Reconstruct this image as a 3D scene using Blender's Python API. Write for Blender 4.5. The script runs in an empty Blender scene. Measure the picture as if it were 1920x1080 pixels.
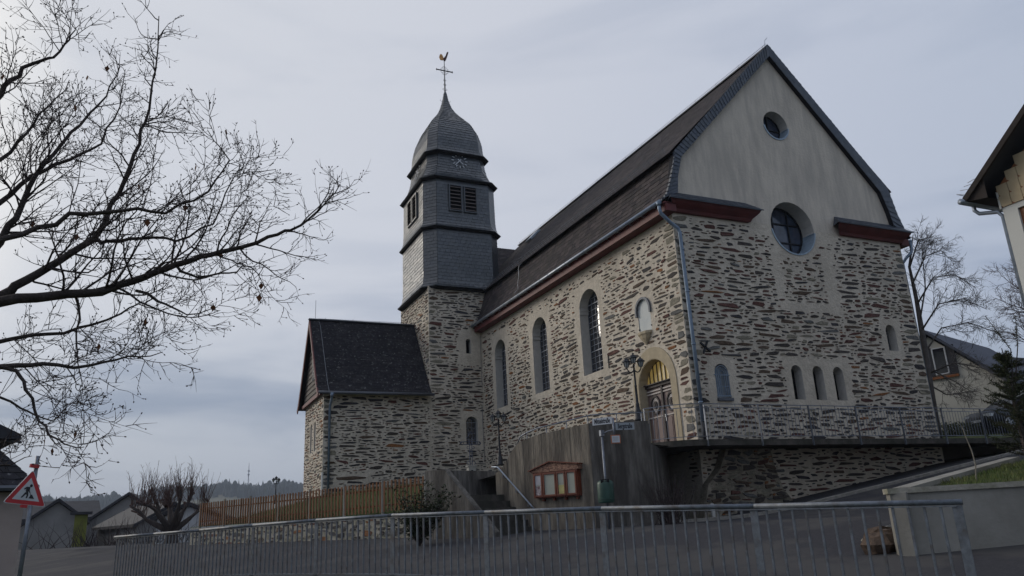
import bpy, math, random
from math import sin, cos, pi, radians, sqrt, atan2, hypot
from mathutils import Vector, Matrix
from mathutils.geometry import tessellate_polygon

SC = bpy.context.scene
COL = SC.collection
V = Vector

# ------------------------------------------------------------------ camera
F_PX = 1442.0
yaw, pit, rol = radians(24.86), radians(16.84), radians(-2.88)
FW = V((sin(yaw)*cos(pit), cos(yaw)*cos(pit), sin(pit)))
_rt = V((cos(yaw), -sin(yaw), 0)); _up = _rt.cross(FW)
RT = _rt*cos(rol) + _up*sin(rol); UP = -_rt*sin(rol) + _up*cos(rol)
CAM = V((-14.672, -18.993, -2.034))
cam = bpy.data.cameras.new('camera'); cam.sensor_width = 36; cam.lens = F_PX/1920*36
cam.clip_end = 6000; cam.clip_start = 0.05
co = bpy.data.objects.new('camera', cam); COL.objects.link(co)
m3 = Matrix((RT, UP, -FW)).transposed(); co.matrix_world = Matrix.Translation(CAM) @ m3.to_4x4()
SC.camera = co

def at(px, py, d):
    """site survey point: photo bearing and elevation at horizontal distance d from the viewpoint"""
    r = FW + RT*((px-960)/F_PX) - UP*((py-540)/F_PX)
    return CAM + r*(d/hypot(r.x, r.y))

# ------------------------------------------------------------------ sky, sun, exposure
SUN_AZ = radians(-38)     # measured from +Y towards +X
SUN_EL = radians(22)
SUNV = V((sin(SUN_AZ)*cos(SUN_EL), cos(SUN_AZ)*cos(SUN_EL), sin(SUN_EL)))
W = bpy.data.worlds.new('World'); SC.world = W; W.use_nodes = True
nt = W.node_tree; nt.nodes.clear()
def N(t, typ, **kw):
    n = t.nodes.new(typ)
    for k, v in kw.items():
        if k in n.bl_rna.properties: setattr(n, k, v)
        else: n.inputs[k].default_value = v
    return n
def ramp(t, stops, interp='EASE'):
    r = t.nodes.new('ShaderNodeValToRGB'); r.color_ramp.interpolation = interp
    e = r.color_ramp.elements
    while len(e) < len(stops): e.new(0.5)
    for el, (p, c) in zip(e, stops):
        el.position = p; el.color = (c[0], c[1], c[2], 1) if hasattr(c, '__len__') else (c, c, c, 1)
    return r
L = nt.links.new
tc = N(nt, 'ShaderNodeTexCoord')
sky = N(nt, 'ShaderNodeTexSky', sky_type='NISHITA', sun_disc=False, sun_elevation=SUN_EL, sun_rotation=SUN_AZ)
sky.air_density = 1.0; sky.dust_density = 2.0
bgs = N(nt, 'ShaderNodeBackground', Strength=0.08); L(sky.outputs[0], bgs.inputs[0])
# overcast layer: soft stratus, brighter round the veiled sun
dot = N(nt, 'ShaderNodeVectorMath', operation='DOT_PRODUCT'); dot.inputs[1].default_value = SUNV
L(tc.outputs['Generated'], dot.inputs[0])
mr = N(nt, 'ShaderNodeMapRange'); mr.inputs[1].default_value = -0.45; mr.inputs[2].default_value = 1.0
L(dot.outputs['Value'], mr.inputs[0])
lobe = ramp(nt, [(0.0, (0.33, 0.385, 0.485)), (0.17, (0.365, 0.415, 0.51)), (0.45, (0.445, 0.48, 0.565)), (0.70, (0.525, 0.545, 0.605)), (0.915, (0.565, 0.58, 0.62)), (0.955, (0.84, 0.82, 0.78)), (1.0, (2.4, 2.15, 1.8))], 'LINEAR')
L(mr.outputs[0], lobe.inputs[0])
mp = N(nt, 'ShaderNodeMapping'); mp.inputs['Scale'].default_value = (1.6, 1.6, 7.5)
L(tc.outputs['Generated'], mp.inputs[0])
nz = N(nt, 'ShaderNodeTexNoise', Scale=1.5, Detail=5.0, Roughness=0.5); nz.inputs['Distortion'].default_value = 0.35
L(mp.outputs[0], nz.inputs['Vector'])
sep = N(nt, 'ShaderNodeSeparateXYZ'); L(tc.outputs['Generated'], sep.inputs[0])
band = ramp(nt, [(0.0, 0.75), (0.10, 1.0), (0.22, 0.75), (0.34, 0.28), (1.0, 0.16)]); L(sep.outputs['Z'], band.inputs[0])
nr = N(nt, 'ShaderNodeMapRange', interpolation_type='SMOOTHSTEP'); nr.inputs[1].default_value = 0.45; nr.inputs[2].default_value = 0.66
L(nz.outputs[0], nr.inputs[0])
mul = N(nt, 'ShaderNodeMath', operation='MULTIPLY'); L(nr.outputs[0], mul.inputs[0]); L(band.outputs[0], mul.inputs[1])
dark = N(nt, 'ShaderNodeMix', data_type='RGBA', blend_type='MULTIPLY'); dark.inputs[7].default_value = (0.50, 0.57, 0.68, 1)
L(mul.outputs[0], dark.inputs[0]); L(lobe.outputs[0], dark.inputs[6])
elev = ramp(nt, [(0.0, (0.66, 0.72, 0.78)), (0.10, (0.75, 0.79, 0.83)), (0.28, (0.97, 0.98, 0.99)), (1.0, (1.0, 1.0, 1.0))]); L(sep.outputs['Z'], elev.inputs[0])
em = N(nt, 'ShaderNodeMix', data_type='RGBA', blend_type='MULTIPLY'); em.inputs[0].default_value = 1.0
L(dark.outputs[2], em.inputs[6]); L(elev.outputs[0], em.inputs[7])
bgc = N(nt, 'ShaderNodeBackground', Strength=1.0); L(em.outputs[2], bgc.inputs[0])
mx = N(nt, 'ShaderNodeMixShader'); mx.inputs[0].default_value = 0.93
L(bgs.outputs[0], mx.inputs[1]); L(bgc.outputs[0], mx.inputs[2])
wo = N(nt, 'ShaderNodeOutputWorld'); L(mx.outputs[0], wo.inputs[0])

sl = bpy.data.lights.new('sun', 'SUN'); sl.energy = 0.75; sl.angle = radians(24); sl.color = (1.0, 0.93, 0.84)
so = bpy.data.objects.new('sun', sl); COL.objects.link(so)
so.rotation_euler = SUNV.to_track_quat('Z', 'Y').to_euler()
SC.view_settings.view_transform = 'Standard'; SC.view_settings.look = 'None'
SC.view_settings.exposure = 0.33; SC.view_settings.gamma = 1.0
SC.view_settings.use_curve_mapping = False
SC.cycles.max_bounces = 6; SC.cycles.transparent_max_bounces = 6

# ------------------------------------------------------------------ materials
MATS = {}
def mat(name, col, rough=0.8, spec=0.35, metal=0.0, var=0.25, vscale=3.0, bump=0.0, bscale=12.0,
        tint=None, tscale=1.2, tamt=0.6, stretch=(1, 1, 1), emit=None, bdist=0.03, bstretch=(1, 1, 1), lo=.42, hi=.62):
    m = bpy.data.materials.new(name); m.use_nodes = True; t = m.node_tree; l = t.links.new
    b = t.nodes['Principled BSDF']; b.inputs['Roughness'].default_value = rough
    b.inputs['Specular IOR Level'].default_value = spec; b.inputs['Metallic'].default_value = metal
    geo = t.nodes.new('ShaderNodeNewGeometry')
    mp = N(t, 'ShaderNodeMapping'); mp.inputs['Scale'].default_value = stretch; l(geo.outputs['Position'], mp.inputs[0])
    n1 = N(t, 'ShaderNodeTexNoise', Scale=vscale, Detail=6.0, Roughness=0.65); l(mp.outputs[0], n1.inputs['Vector'])
    a = max(0, 1-var); c = 1+var
    r = ramp(t, [(0.28, [a*x for x in col]), (0.72, [min(1, c*x) for x in col])], 'LINEAR'); l(n1.outputs[0], r.inputs[0])
    out = r.outputs[0]
    if tint:
        n2 = N(t, 'ShaderNodeTexNoise', Scale=tscale, Detail=5.0, Roughness=0.6); l(mp.outputs[0], n2.inputs['Vector'])
        k = N(t, 'ShaderNodeMapRange'); k.inputs[1].default_value = lo; k.inputs[2].default_value = hi; k.inputs[4].default_value = tamt
        l(n2.outputs[0], k.inputs[0])
        mxx = N(t, 'ShaderNodeMix', data_type='RGBA'); mxx.inputs[7].default_value = (*tint, 1)
        l(k.outputs[0], mxx.inputs[0]); l(out, mxx.inputs[6]); out = mxx.outputs[2]
    l(out, b.inputs['Base Color'])
    if bump:
        mp2 = N(t, 'ShaderNodeMapping'); mp2.inputs['Scale'].default_value = bstretch; l(geo.outputs['Position'], mp2.inputs[0])
        n3 = N(t, 'ShaderNodeTexNoise', Scale=bscale, Detail=5.0, Roughness=0.6); l(mp2.outputs[0], n3.inputs['Vector'])
        bp = N(t, 'ShaderNodeBump', Strength=bump, Distance=bdist); l(n3.outputs[0], bp.inputs['Height']); l(bp.outputs[0], b.inputs['Normal'])
    if emit:
        b.inputs['Emission Color'].default_value = (*emit[0], 1); b.inputs['Emission Strength'].default_value = emit[1]
    MATS[name] = m; return m

mat('mortar', (0.56, 0.505, 0.425), 0.9, 0.2, var=0.16, vscale=5, bump=0.9, bscale=9, tint=(0.40, 0.355, 0.295), tscale=0.9, tamt=0.55, bdist=0.05)
mat('plaster', (0.58, 0.525, 0.45), 0.9, 0.2, var=0.10, vscale=5, bump=0.6, bscale=11, tint=(0.41, 0.375, 0.33), tscale=1.3, tamt=0.75, stretch=(1.6, 1.6, .30))
mat('reveal', (0.45, 0.435, 0.41), 0.9, 0.2, var=0.10, vscale=6, bump=0.3, bscale=16)
mat('sandstone', (0.42, 0.355, 0.25), 0.85, 0.25, var=0.12, vscale=7, bump=0.3, bscale=30, tint=(0.33, 0.28, 0.2), tscale=2.0, tamt=0.5)
STONE = []
for i, (c, rr) in enumerate([((.080, .068, .062), .8), ((.052, .048, .052), .75), ((.135, .060, .050), .8), ((.29, .125, .050), .85),
                 ((.30, .275, .215), .85), ((.165, .165, .160), .8), ((.125, .085, .060), .8), ((.060, .058, .066), .7)]):
    c = tuple(x*.84 for x in c) if i not in (3, 4, 5) else tuple(x*.82 for x in c)
    STONE.append(mat('rubble_%d' % i, c, rr, 0.3, var=0.38, vscale=14, bump=0.8, bscale=26, bdist=0.03, tint=tuple(x*.55 for x in c), tscale=5, tamt=.7))
SLN = [mat('slate_nave_%d' % i, c, .8, .12, var=.3, vscale=9, bump=.3, bscale=30, bdist=.01, tint=(.055, .05, .045), tscale=1.5, tamt=.5)
       for i, c in enumerate([(.060, .051, .054), (.046, .040, .044), (.076, .064, .066), (.038, .034, .039)])]
SLT = [mat('slate_tower_%d' % i, c, .30, .75, var=.25, vscale=8, bump=.2, bscale=30, bdist=.01, tint=(.05, .056, .06), tscale=1.2, tamt=.5)
       for i, c in enumerate([(.060, .070, .086), (.044, .053, .066), (.074, .083, .096), (.052, .060, .070)])]
SLA = [mat('slate_annex_%d' % i, c, .8, .12, var=.35, vscale=9, bump=.3, bscale=30, bdist=.01, tint=(.22, .22, .22), tscale=9, tamt=.75, lo=.6, hi=.72)
       for i, c in enumerate([(.026, .026, .032), (.021, .021, .026), (.034, .033, .038), (.024, .024, .028)])]
SLB = [mat('slate_blue_%d' % i, c, .5, .5, var=.2, vscale=8, bump=.25, bscale=30, bdist=.01)
       for i, c in enumerate([(.056, .07, .095), (.047, .06, .084), (.066, .08, .105), (.05, .062, .08)])]
mat('underlay', (.018, .018, .022), .9, .2)
mat('red_paint', (.135, .030, .030), .6, .4, var=.25, vscale=5, tint=(.07, .02, .022), tscale=2.5, tamt=.6)
mat('zinc', (.26, .30, .36), .42, .5, .55, var=.2, vscale=6, tint=(.36, .38, .4), tscale=3, tamt=.4)
mat('zinc_light', (.30, .38, .46), .5, .5, .2, var=.15, vscale=5)
mat('zinc_blue', (.17, .225, .30), .45, .5, .35, var=.2, vscale=6)
mat('lead', (.10, .11, .13), .6, .4, .3, var=.2)
mat('iron', (.022, .024, .03), .55, .45, .4, var=.3, vscale=20)
mat('galv', (.20, .22, .26), .45, .5, .6, var=.25, vscale=8, tint=(.1, .11, .13), tscale=3, tamt=.6)
mat('rail_grey', (.135, .152, .18), .55, .5, .35, var=.35, vscale=14, tint=(.075, .06, .05), tscale=6, tamt=.7, lo=.5, hi=.68, bump=.3, bscale=60, bdist=.004)
mat('glass', (.012, .015, .024), .05, .5, 0, var=.3, vscale=2.0, bump=.10, bscale=3.0)
MATS['glass'].node_tree.nodes['Principled BSDF'].inputs['IOR'].default_value = 2.3
mat('glass_blue', (.045, .062, .10), .12, .6, 0, var=.45, vscale=3.0, tint=(.07, .075, .105), tscale=2.5, tamt=.7)
mat('glass_pale', (.42, .46, .50), .25, .5, 0, var=.2, vscale=3, tint=(.27, .33, .40), tscale=3, tamt=.7)
mat('glass_niche', (.46, .49, .49), .5, .25, 0, var=.12, vscale=3, tint=(.34, .38, .40), tscale=3, tamt=.7)
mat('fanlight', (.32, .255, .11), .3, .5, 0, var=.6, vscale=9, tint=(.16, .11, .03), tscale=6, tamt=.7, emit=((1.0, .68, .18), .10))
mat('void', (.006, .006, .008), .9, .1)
mat('louvre', (.125, .105, .10), .8, .3, var=.3, vscale=12)
mat('lead_bar', (.30, .32, .36), .5, .5, .3, var=.2)
mat('door_wood', (.175, .125, .115), .55, .4, var=.25, vscale=6, stretch=(1, 1, .12), bump=.2, bscale=20, bstretch=(1, 1, .1), tint=(.11, .075, .07), tscale=2, tamt=.5)
mat('door_dark', (.035, .026, .028), .6, .4, var=.3)
mat('door_trim', (.40, .36, .34), .5, .4, var=.2)
mat('clock_white', (.50, .52, .55), .6, .4, var=.15)
mat('gold', (.45, .24, .09), .45, .5, .6, var=.35, vscale=6)
mat('cock_dark', (.10, .05, .045), .6, .4, .3, var=.3)
mat('board_grey', (.145, .13, .115), .85, .25, var=.35, vscale=5, stretch=(1, .3, 4), tint=(.09, .08, .07), tscale=3, tamt=.6)
mat('flaked_white', (.55, .53, .5), .9, .2, var=.25, vscale=12)
mat('concrete', (.150, .140, .128), .92, .2, var=.45, vscale=4.5, stretch=(2.2, 2.2, .35), bump=.7, bscale=10, bstretch=(1.6, 1.6, .5), bdist=.04, tint=(.055, .050, .046), tscale=1.5, tamt=.85, lo=.40, hi=.60)
mat('concrete_warm', (.215, .188, .152), .92, .2, var=.45, vscale=4.0, stretch=(2.4, 2.4, .33), bump=.8, bscale=10, bstretch=(1.6, 1.6, .5), bdist=.04, tint=(.085, .075, .065), tscale=1.2, tamt=.85, lo=.42, hi=.6)
mat('concrete_slab', (.085, .078, .070), .95, .2, var=.4, vscale=4, bump=.5, bscale=18, tint=(.04, .042, .034), tscale=1.7, tamt=.7)
mat('concrete_light', (.27, .262, .24), .9, .2, var=.14, vscale=2.2, bump=.3, bscale=20, tint=(.18, .172, .15), tscale=1.0, tamt=.7, stretch=(1, 1, .7))
mat('cap_stone', (.33, .31, .265), .9, .2, var=.25, vscale=7, bump=.5, bscale=25, tint=(.17, .17, .11), tscale=3, tamt=.6)
mat('rubble_mortar', (.27, .24, .195), .95, .2, var=.4, vscale=8, bump=.9, bscale=14, tint=(.14, .125, .10), tscale=2.5, tamt=.7)
mat('asphalt', (.046, .046, .052), .95, .08, var=.28, vscale=24, bump=.5, bscale=90, bdist=.008, tint=(.074, .072, .072), tscale=.55, tamt=.8, lo=.48, hi=.60)
mat('gutter_stone', (.25, .24, .22), .9, .25, var=.3, vscale=6, bump=.5, bscale=25)
mat('soil', (.085, .075, .055), .95, .1, var=.4, vscale=6, bump=.8, bscale=16)
mat('turf', (.052, .072, .024), .95, .1, var=.45, vscale=7, bump=.8, bscale=30, tint=(.078, .068, .035), tscale=1.5, tamt=.6)
mat('field', (.125, .115, .075), .95, .1, var=.2, vscale=.05, tint=(.07, .085, .045), tscale=.01, tamt=.7)
mat('grass_blade', (.075, .115, .030), .8, .25, var=.5, vscale=3, tint=(.13, .115, .05), tscale=1.5, tamt=.6)
mat('bark', (.055, .045, .042), .9, .2, var=.4, vscale=9, bump=.8, bscale=25, stretch=(1, 1, .4))
mat('bark_far', (.105, .095, .09), .9, .2, var=.3, vscale=6)
mat('twig', (.048, .037, .038), .85, .25, var=.3, vscale=8)
mat('twig_red', (.085, .052, .045), .85, .25, var=.35, vscale=5)
mat('twig_pale', (.20, .18, .145), .85, .25, var=.2)
mat('dead_leaf', (.13, .052, .022), .8, .25, var=.3)
mat('leaf_dark', (.022, .032, .014), .6, .2, var=.5, vscale=4)
mat('needle', (.034, .045, .020), .8, .25, var=.5, vscale=4, tint=(.06, .055, .025), tscale=2, tamt=.5)
mat('pine_far', (.028, .042, .034), .9, .15, var=.4, vscale=.05)
mat('fence_wood', (.16, .066, .026), .75, .3, var=.35, vscale=5, stretch=(3, 3, .3), tint=(.06, .034, .018), tscale=2, tamt=.6)
mat('board_wood', (.155, .040, .020), .5, .4, var=.3, vscale=6, tint=(.09, .025, .014), tscale=3, tamt=.6)
mat('carving', (.33, .19, .13), .7, .3, var=.75, vscale=16, tint=(.10, .045, .035), tscale=13, tamt=.9, stretch=(1, 1, 2.5), bump=.8, bscale=18)
mat('paper', (.33, .345, .30), .7, .3, var=.06, vscale=3)
mat('paper_yellow', (.44, .40, .17), .7, .3, var=.2, vscale=9)
mat('paper_white', (.42, .41, .44), .7, .3, var=.12, vscale=9)
mat('poster', (.42, .38, .38), .7, .3, var=.7, vscale=14, tint=(.10, .03, .05), tscale=11, tamt=.9)
mat('sign_white', (.50, .52, .55), .45, .4, var=.08, vscale=5)
mat('sign_grey', (.30, .33, .36), .45, .4, var=.1, vscale=5)
mat('sign_red', (.46, .028, .035), .4, .45, var=.1, vscale=5)
mat('sign_black', (.015, .016, .022), .5, .4)
mat('frame_orange', (.40, .12, .04), .5, .4)
mat('bin_green', (.022, .062, .048), .45, .45, var=.2, vscale=5)
mat('cross_blue', (.06, .075, .12), .45, .5, .5, var=.3, vscale=9)
mat('marble', (.34, .33, .31), .6, .4, var=.2, vscale=4)
mat('house_white', (.56, .56, .53), .9, .2, var=.06, vscale=2, bump=.2, bscale=30, tint=(.46, .46, .44), tscale=.5, tamt=.5)
mat('house_cream', (.50, .485, .44), .9, .2, var=.08, vscale=1.5, tint=(.42, .41, .37), tscale=.4, tamt=.5)
mat('house_pink', (.36, .30, .275), .9, .2, var=.1, vscale=2)
mat('house_grey', (.22, .215, .21), .9, .2, var=.15, vscale=1.0)
mat('shingle', (.44, .355, .23), .75, .3, var=.09, vscale=3, tint=(.36, .28, .18), tscale=2.5, tamt=.5)
mat('soffit', (.030, .024, .022), .8, .2, var=.3)
mat('wood_brown', (.21, .075, .025), .5, .4, var=.2)
mat('roof_dark', (.034, .035, .042), .75, .3, var=.3, vscale=2.0)
mat('roof_blue', (.055, .062, .085), .8, .3, var=.2, vscale=.6)
mat('car_paint', (.010, .012, .016), .4, .2, 0, var=.1)
mat('car_glass', (.012, .014, .018), .25, .15)
mat('tyre', (.018, .018, .018), .9, .2)
mat('alloy', (.35, .36, .38), .35, .5, .8)
mat('lamp_glass', (.30, .31, .31), .12, .6, 0, var=.1)
mat('hedge', (.040, .045, .022), .9, .2, var=.5, vscale=4)
mat('yellow_green', (.14, .15, .03), .7, .3, var=.2)
mat('pvc_white', (.55, .55, .53), .5, .4)

# ------------------------------------------------------------------ mesh builder
def wloc(o):
    p = V((0, 0, 0))
    while o is not None:
        p += V(o.location); o = o.parent
    return p

class MB:
    def __init__(s): s.v = []; s.f = []; s.m = []
    def add(s, vs, fs, m=0):
        b = len(s.v); s.v.extend([tuple(x) for x in vs])
        for f in fs: s.f.append([i+b for i in f]); s.m.append(m)
        return s
    def quad(s, a, b, c, d, m=0): return s.add([a, b, c, d], [(0, 1, 2, 3)], m)
    def box(s, c, sx, sy, sz, ax=None, m=0):
        c = V(c); X, Y, Z = ax if ax else (V((1, 0, 0)), V((0, 1, 0)), V((0, 0, 1)))
        vs = [c + X*(i*sx/2) + Y*(j*sy/2) + Z*(k*sz/2) for k in (-1, 1) for j in (-1, 1) for i in (-1, 1)]
        return s.add(vs, [(0, 2, 3, 1), (4, 5, 7, 6), (0, 1, 5, 4), (2, 6, 7, 3), (0, 4, 6, 2), (1, 3, 7, 5)], m)
    def bar(s, a, b, w, h=None, up=V((0, 0, 1)), m=0):
        a = V(a); b = V(b); d = (b-a); l = d.length; d.normalize()
        if abs(d.dot(up)) > .98: up = V((1, 0, 0))
        y = up.cross(d).normalized(); z = d.cross(y)
        return s.box((a+b)/2, l, w, h or w, (d, y, z), m)
    def prism(s, poly, vec, m=0, cap0=True, cap1=True):
        n = len(poly); vec = V(vec); p = [V(x) for x in poly]
        vs = p + [x+vec for x in p]
        fs = [(i, (i+1) % n, (i+1) % n+n, i+n) for i in range(n)]
        if cap0: fs.append(tuple(reversed(range(n))))
        if cap1: fs.append(tuple(range(n, 2*n)))
        return s.add(vs, fs, m)
    def tube(s, pts, radii, sides=6, m=0, caps=True):
        pts = [V(p) for p in pts]; n = len(pts)
        if not hasattr(radii, '__len__'): radii = [radii]*n
        vs = []; fs = []
        t0 = (pts[1]-pts[0]).normalized()
        ref = V((0, 0, 1)) if abs(t0.z) < .9 else V((1, 0, 0))
        x = t0.cross(ref).normalized()
        for i in range(n):
            t = (pts[min(i+1, n-1)]-pts[max(i-1, 0)])
            if t.length < 1e-9: t = t0.copy()
            t.normalize()
            x = (x - t*x.dot(t))
            if x.length < 1e-6: x = t.orthogonal()
            x.normalize(); y = t.cross(x)
            for k in range(sides):
                a = 2*pi*k/sides
                vs.append(pts[i] + (x*cos(a)+y*sin(a))*radii[i])
        for i in range(n-1):
            for k in range(sides):
                k2 = (k+1) % sides
                fs.append((i*sides+k, i*sides+k2, (i+1)*sides+k2, (i+1)*sides+k))
        if caps:
            fs.append(tuple(reversed(range(sides)))); fs.append(tuple(range((n-1)*sides, n*sides)))
        return s.add(vs, fs, m)
    def lathe(s, base, prof, sides=12, m=0):
        base = V(base)
        return s.tube([base+V((0, 0, z)) for r, z in prof], [max(r, .0005) for r, z in prof], sides, m)
    def build(s, name, mats, parent=None, smooth=False):
        me = bpy.data.meshes.new(name)
        off = wloc(parent) if parent is not None else V((0, 0, 0))
        me.from_pydata([(a-off.x, b-off.y, c-off.z) for a, b, c in s.v], [], s.f)
        if not isinstance(mats, (list, tuple)): mats = [mats]
        for k in mats: me.materials.append(MATS[k] if isinstance(k, str) else k)
        if len(mats) > 1: me.polygons.foreach_set('material_index', s.m)
        if smooth: me.polygons.foreach_set('use_smooth', [True]*len(s.f))
        me.update()
        o = bpy.data.objects.new(name, me); COL.objects.link(o)
        if parent is not None: o.parent = parent
        return o

def empty(name, loc, label=None, cat=None, group=None):
    o = bpy.data.objects.new(name, None); COL.objects.link(o); o.location = loc; o.empty_display_size = .3
    if label: tag(o, label, cat, group)
    return o
def tag(o, label=None, cat=None, group=None, kind=None):
    if label: o['label'] = label
    if cat: o['category'] = cat
    if group: o['group'] = group
    if kind: o['kind'] = kind
    return o
def inst(name, me, parent, loc, rot=None, scale=(1, 1, 1)):
    o = bpy.data.objects.new(name, me); COL.objects.link(o); o.parent = parent
    o.location = V(loc) - wloc(parent)
    if rot is not None: o.rotation_euler = rot.to_euler() if isinstance(rot, Matrix) else rot
    o.scale = scale
    return o
def copy_tree(o, parent=None):
    c = o.copy(); COL.objects.link(c); c.parent = parent
    for ch in list(o.children): copy_tree(ch, c)
    return c
def center_mesh(mb, name, mats):
    me = bpy.data.meshes.new(name); me.from_pydata(mb.v, [], mb.f)
    for k in mats: me.materials.append(MATS[k] if isinstance(k, str) else k)
    if len(mats) > 1: me.polygons.foreach_set('material_index', mb.m)
    me.update(); return me

class Fr:
    """wall frame: o + u*U + v*Vv + n*N (N points out of the wall)"""
    def __init__(s, o, U, Vv=(0, 0, 1)):
        s.o = V(o); s.U = V(U).normalized(); s.V = V(Vv).normalized(); s.N = s.U.cross(s.V).normalized()
    def p(s, u, v, n=0.0): return s.o + s.U*u + s.V*v + s.N*n
    def ax(s): return (s.U, s.V, s.N)
    def rot(s): return Matrix((s.U, s.V, s.N)).transposed()

def arch(cx, w, z0, zt, n=9):
    r = w/2; zs = zt-r
    return [(cx-r, z0), (cx+r, z0)] + [(cx+r*cos(pi*i/n), zs+r*sin(pi*i/n)) for i in range(n+1)]
def circle(cx, cz, r, n=28): return [(cx+r*cos(2*pi*i/n), cz+r*sin(2*pi*i/n)) for i in range(n)]

def panel(mb, fr, outer, holes, depth=0.45, m=0, mr=1, splay=None):
    polys = [[V((u, v, 0)) for u, v in outer]] + [[V((u, v, 0)) for u, v in h] for h in holes]
    flat = [p for pl in polys for p in pl]
    tris = tessellate_polygon(polys)
    fs = []
    for t in tris:
        a, b, c = [flat[i] for i in t]
        if (b-a).cross(c-a).z < 0: t = (t[0], t[2], t[1])
        fs.append(tuple(t))
    mb.add([fr.p(p.x, p.y) for p in flat], fs, m)
    for k, h in enumerate(holes):
        d = depth[k] if hasattr(depth, '__len__') else depth
        n = len(h)
        vs = [fr.p(u, v, 0) for u, v in h] + [fr.p(u, v, -d) for u, v in h]
        mb.add(vs, [(i, i+n, (i+1) % n+n, (i+1) % n) for i in range(n)], mr)

def flatpoly(mb, fr, poly, n, m=0):
    mb.add([fr.p(u, v, n) for u, v in poly], [tuple(range(len(poly)))], m)

def ring(mb, fr, inner, outer, n0, n1, m=0):
    """band between two matching open polylines, extruded from n0 to n1"""
    k = len(inner)
    a = [fr.p(u, v, n1) for u, v in inner]; b = [fr.p(u, v, n1) for u, v in outer]
    c = [fr.p(u, v, n0) for u, v in inner]; d = [fr.p(u, v, n0) for u, v in outer]
    fs = []
    for i in range(k-1):
        fs += [(i, i+1, k+i+1, k+i), (k+i, k+i+1, 3*k+i+1, 3*k+i), (i+1, i, 2*k+i, 2*k+i+1)]
    fs += [(0, k, 3*k, 2*k), (k-1, 3*k-1, 4*k-1, 2*k-1)]
    mb.add(a+b+c+d, fs, m)

# ------------------------------------------------------------------ rubble stones
RS = random.Random(11)
def unit_stone(rng):
    n = rng.randint(5, 8); pts = []
    boxy = rng.random() < .62; sk = rng.uniform(-.45, .45); tp = rng.uniform(-.6, .6); ph = rng.uniform(0, 6.28)
    for i in range(n):
        a = 2*pi*(i+rng.uniform(-.30, .30))/n + ph; c, q = cos(a), sin(a)
        e = .42 if boxy else .95
        x = .5*math.copysign(abs(c)**e, c)*rng.uniform(.86, 1.10); y = .5*math.copysign(abs(q)**e, q)*rng.uniform(.72, 1.12)
        y *= 1+tp*x*1.3; x += sk*y
        pts.append((max(-.56, min(.56, x)), max(-.56, min(.56, y))))
    mb = MB(); vs = [(x, y, -.02) for x, y in pts] + [(x*.98, y*.97, .006) for x, y in pts] + [(x*.95, y*.90, .013+.007*rng.uniform(-1, 1)) for x, y in pts]
    fs = [(i, (i+1) % n, (i+1) % n+n, i+n) for i in range(n)] + [(i+n, (i+1) % n+n, (i+1) % n+2*n, i+2*n) for i in range(n)] + [tuple(range(2*n, 3*n))]
    mb.add(vs, fs); return mb
STONES = [unit_stone(RS) for _ in range(60)]
STONE_ME = {}
def stone_mesh(si, ci):
    if (si, ci) not in STONE_ME: STONE_ME[(si, ci)] = center_mesh(STONES[si], 'stone', [STONE[ci]])
    return STONE_ME[(si, ci)]

def scatter(rng, u0, v0, u1, v1, keep, sizes, colors, gap=.034, taken=None):
    """dart-throw irregular, mostly level stones; returns (u,v,w,h,rot,shape,colour)"""
    g = {}; out = []
    def cells(u, v, w, h):
        for i in range(int((u-w/2-.05)//.4), int((u+w/2+.05)//.4)+1):
            for j in range(int((v-h/2-.05)//.25), int((v+h/2+.05)//.25)+1): yield (i, j)
    def free(u, v, w, h):
        for c in cells(u, v, w, h):
            for (a, b, x, y) in g.get(c, ()):
                dx = abs(u-a)-(w+x)/2*.92; dy = abs(v-b)-(h+y)/2*.95
                if dx < gap and dy < gap*.8: return False
        return True
    def put(u, v, w, h):
        for c in cells(u, v, w, h): g.setdefault(c, []).append((u, v, w, h))
    for t in (taken or []): put(*t)
    A = (u1-u0)*(v1-v0)
    for (w0, w1, h0, h1, dens) in sizes:
        for _ in range(int(A*dens)):
            w = rng.uniform(w0, w1); h = rng.uniform(h0, h1)
            if h > w: h = w*.9
            u = rng.uniform(u0+w/2, u1-w/2); v = rng.uniform(v0+h/2, v1-h/2)
            if rng.random() > keep(u, v, w, h): continue
            if not free(u, v, w, h): continue
            put(u, v, w, h)
            out.append((u, v, w, h, rng.gauss(0, .055), rng.randrange(len(STONES)), rng.choices(range(8), colors)[0]))
    return out
SIZES = [(.40, .95, .07, .16, 7), (.22, .56, .05, .125, 34), (.12, .34, .035, .09, 110), (.06, .18, .025, .055, 170)]
def quoins(rng, u_edge, sgn, v0, v1, colors, wmin=.3, wmax=.75):
    out = []; v = v0
    while v < v1:
        h = rng.uniform(.09, .24); w = rng.uniform(wmin, wmax)
        if rng.random() < .88: out.append((u_edge+sgn*(w/2+.012), v+h/2, w, h*.92, rng.gauss(0, .02), rng.randrange(len(STONES)), rng.choices(range(8), colors)[0]))
        v += h+rng.uniform(.02, .06)
    return out

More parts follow.
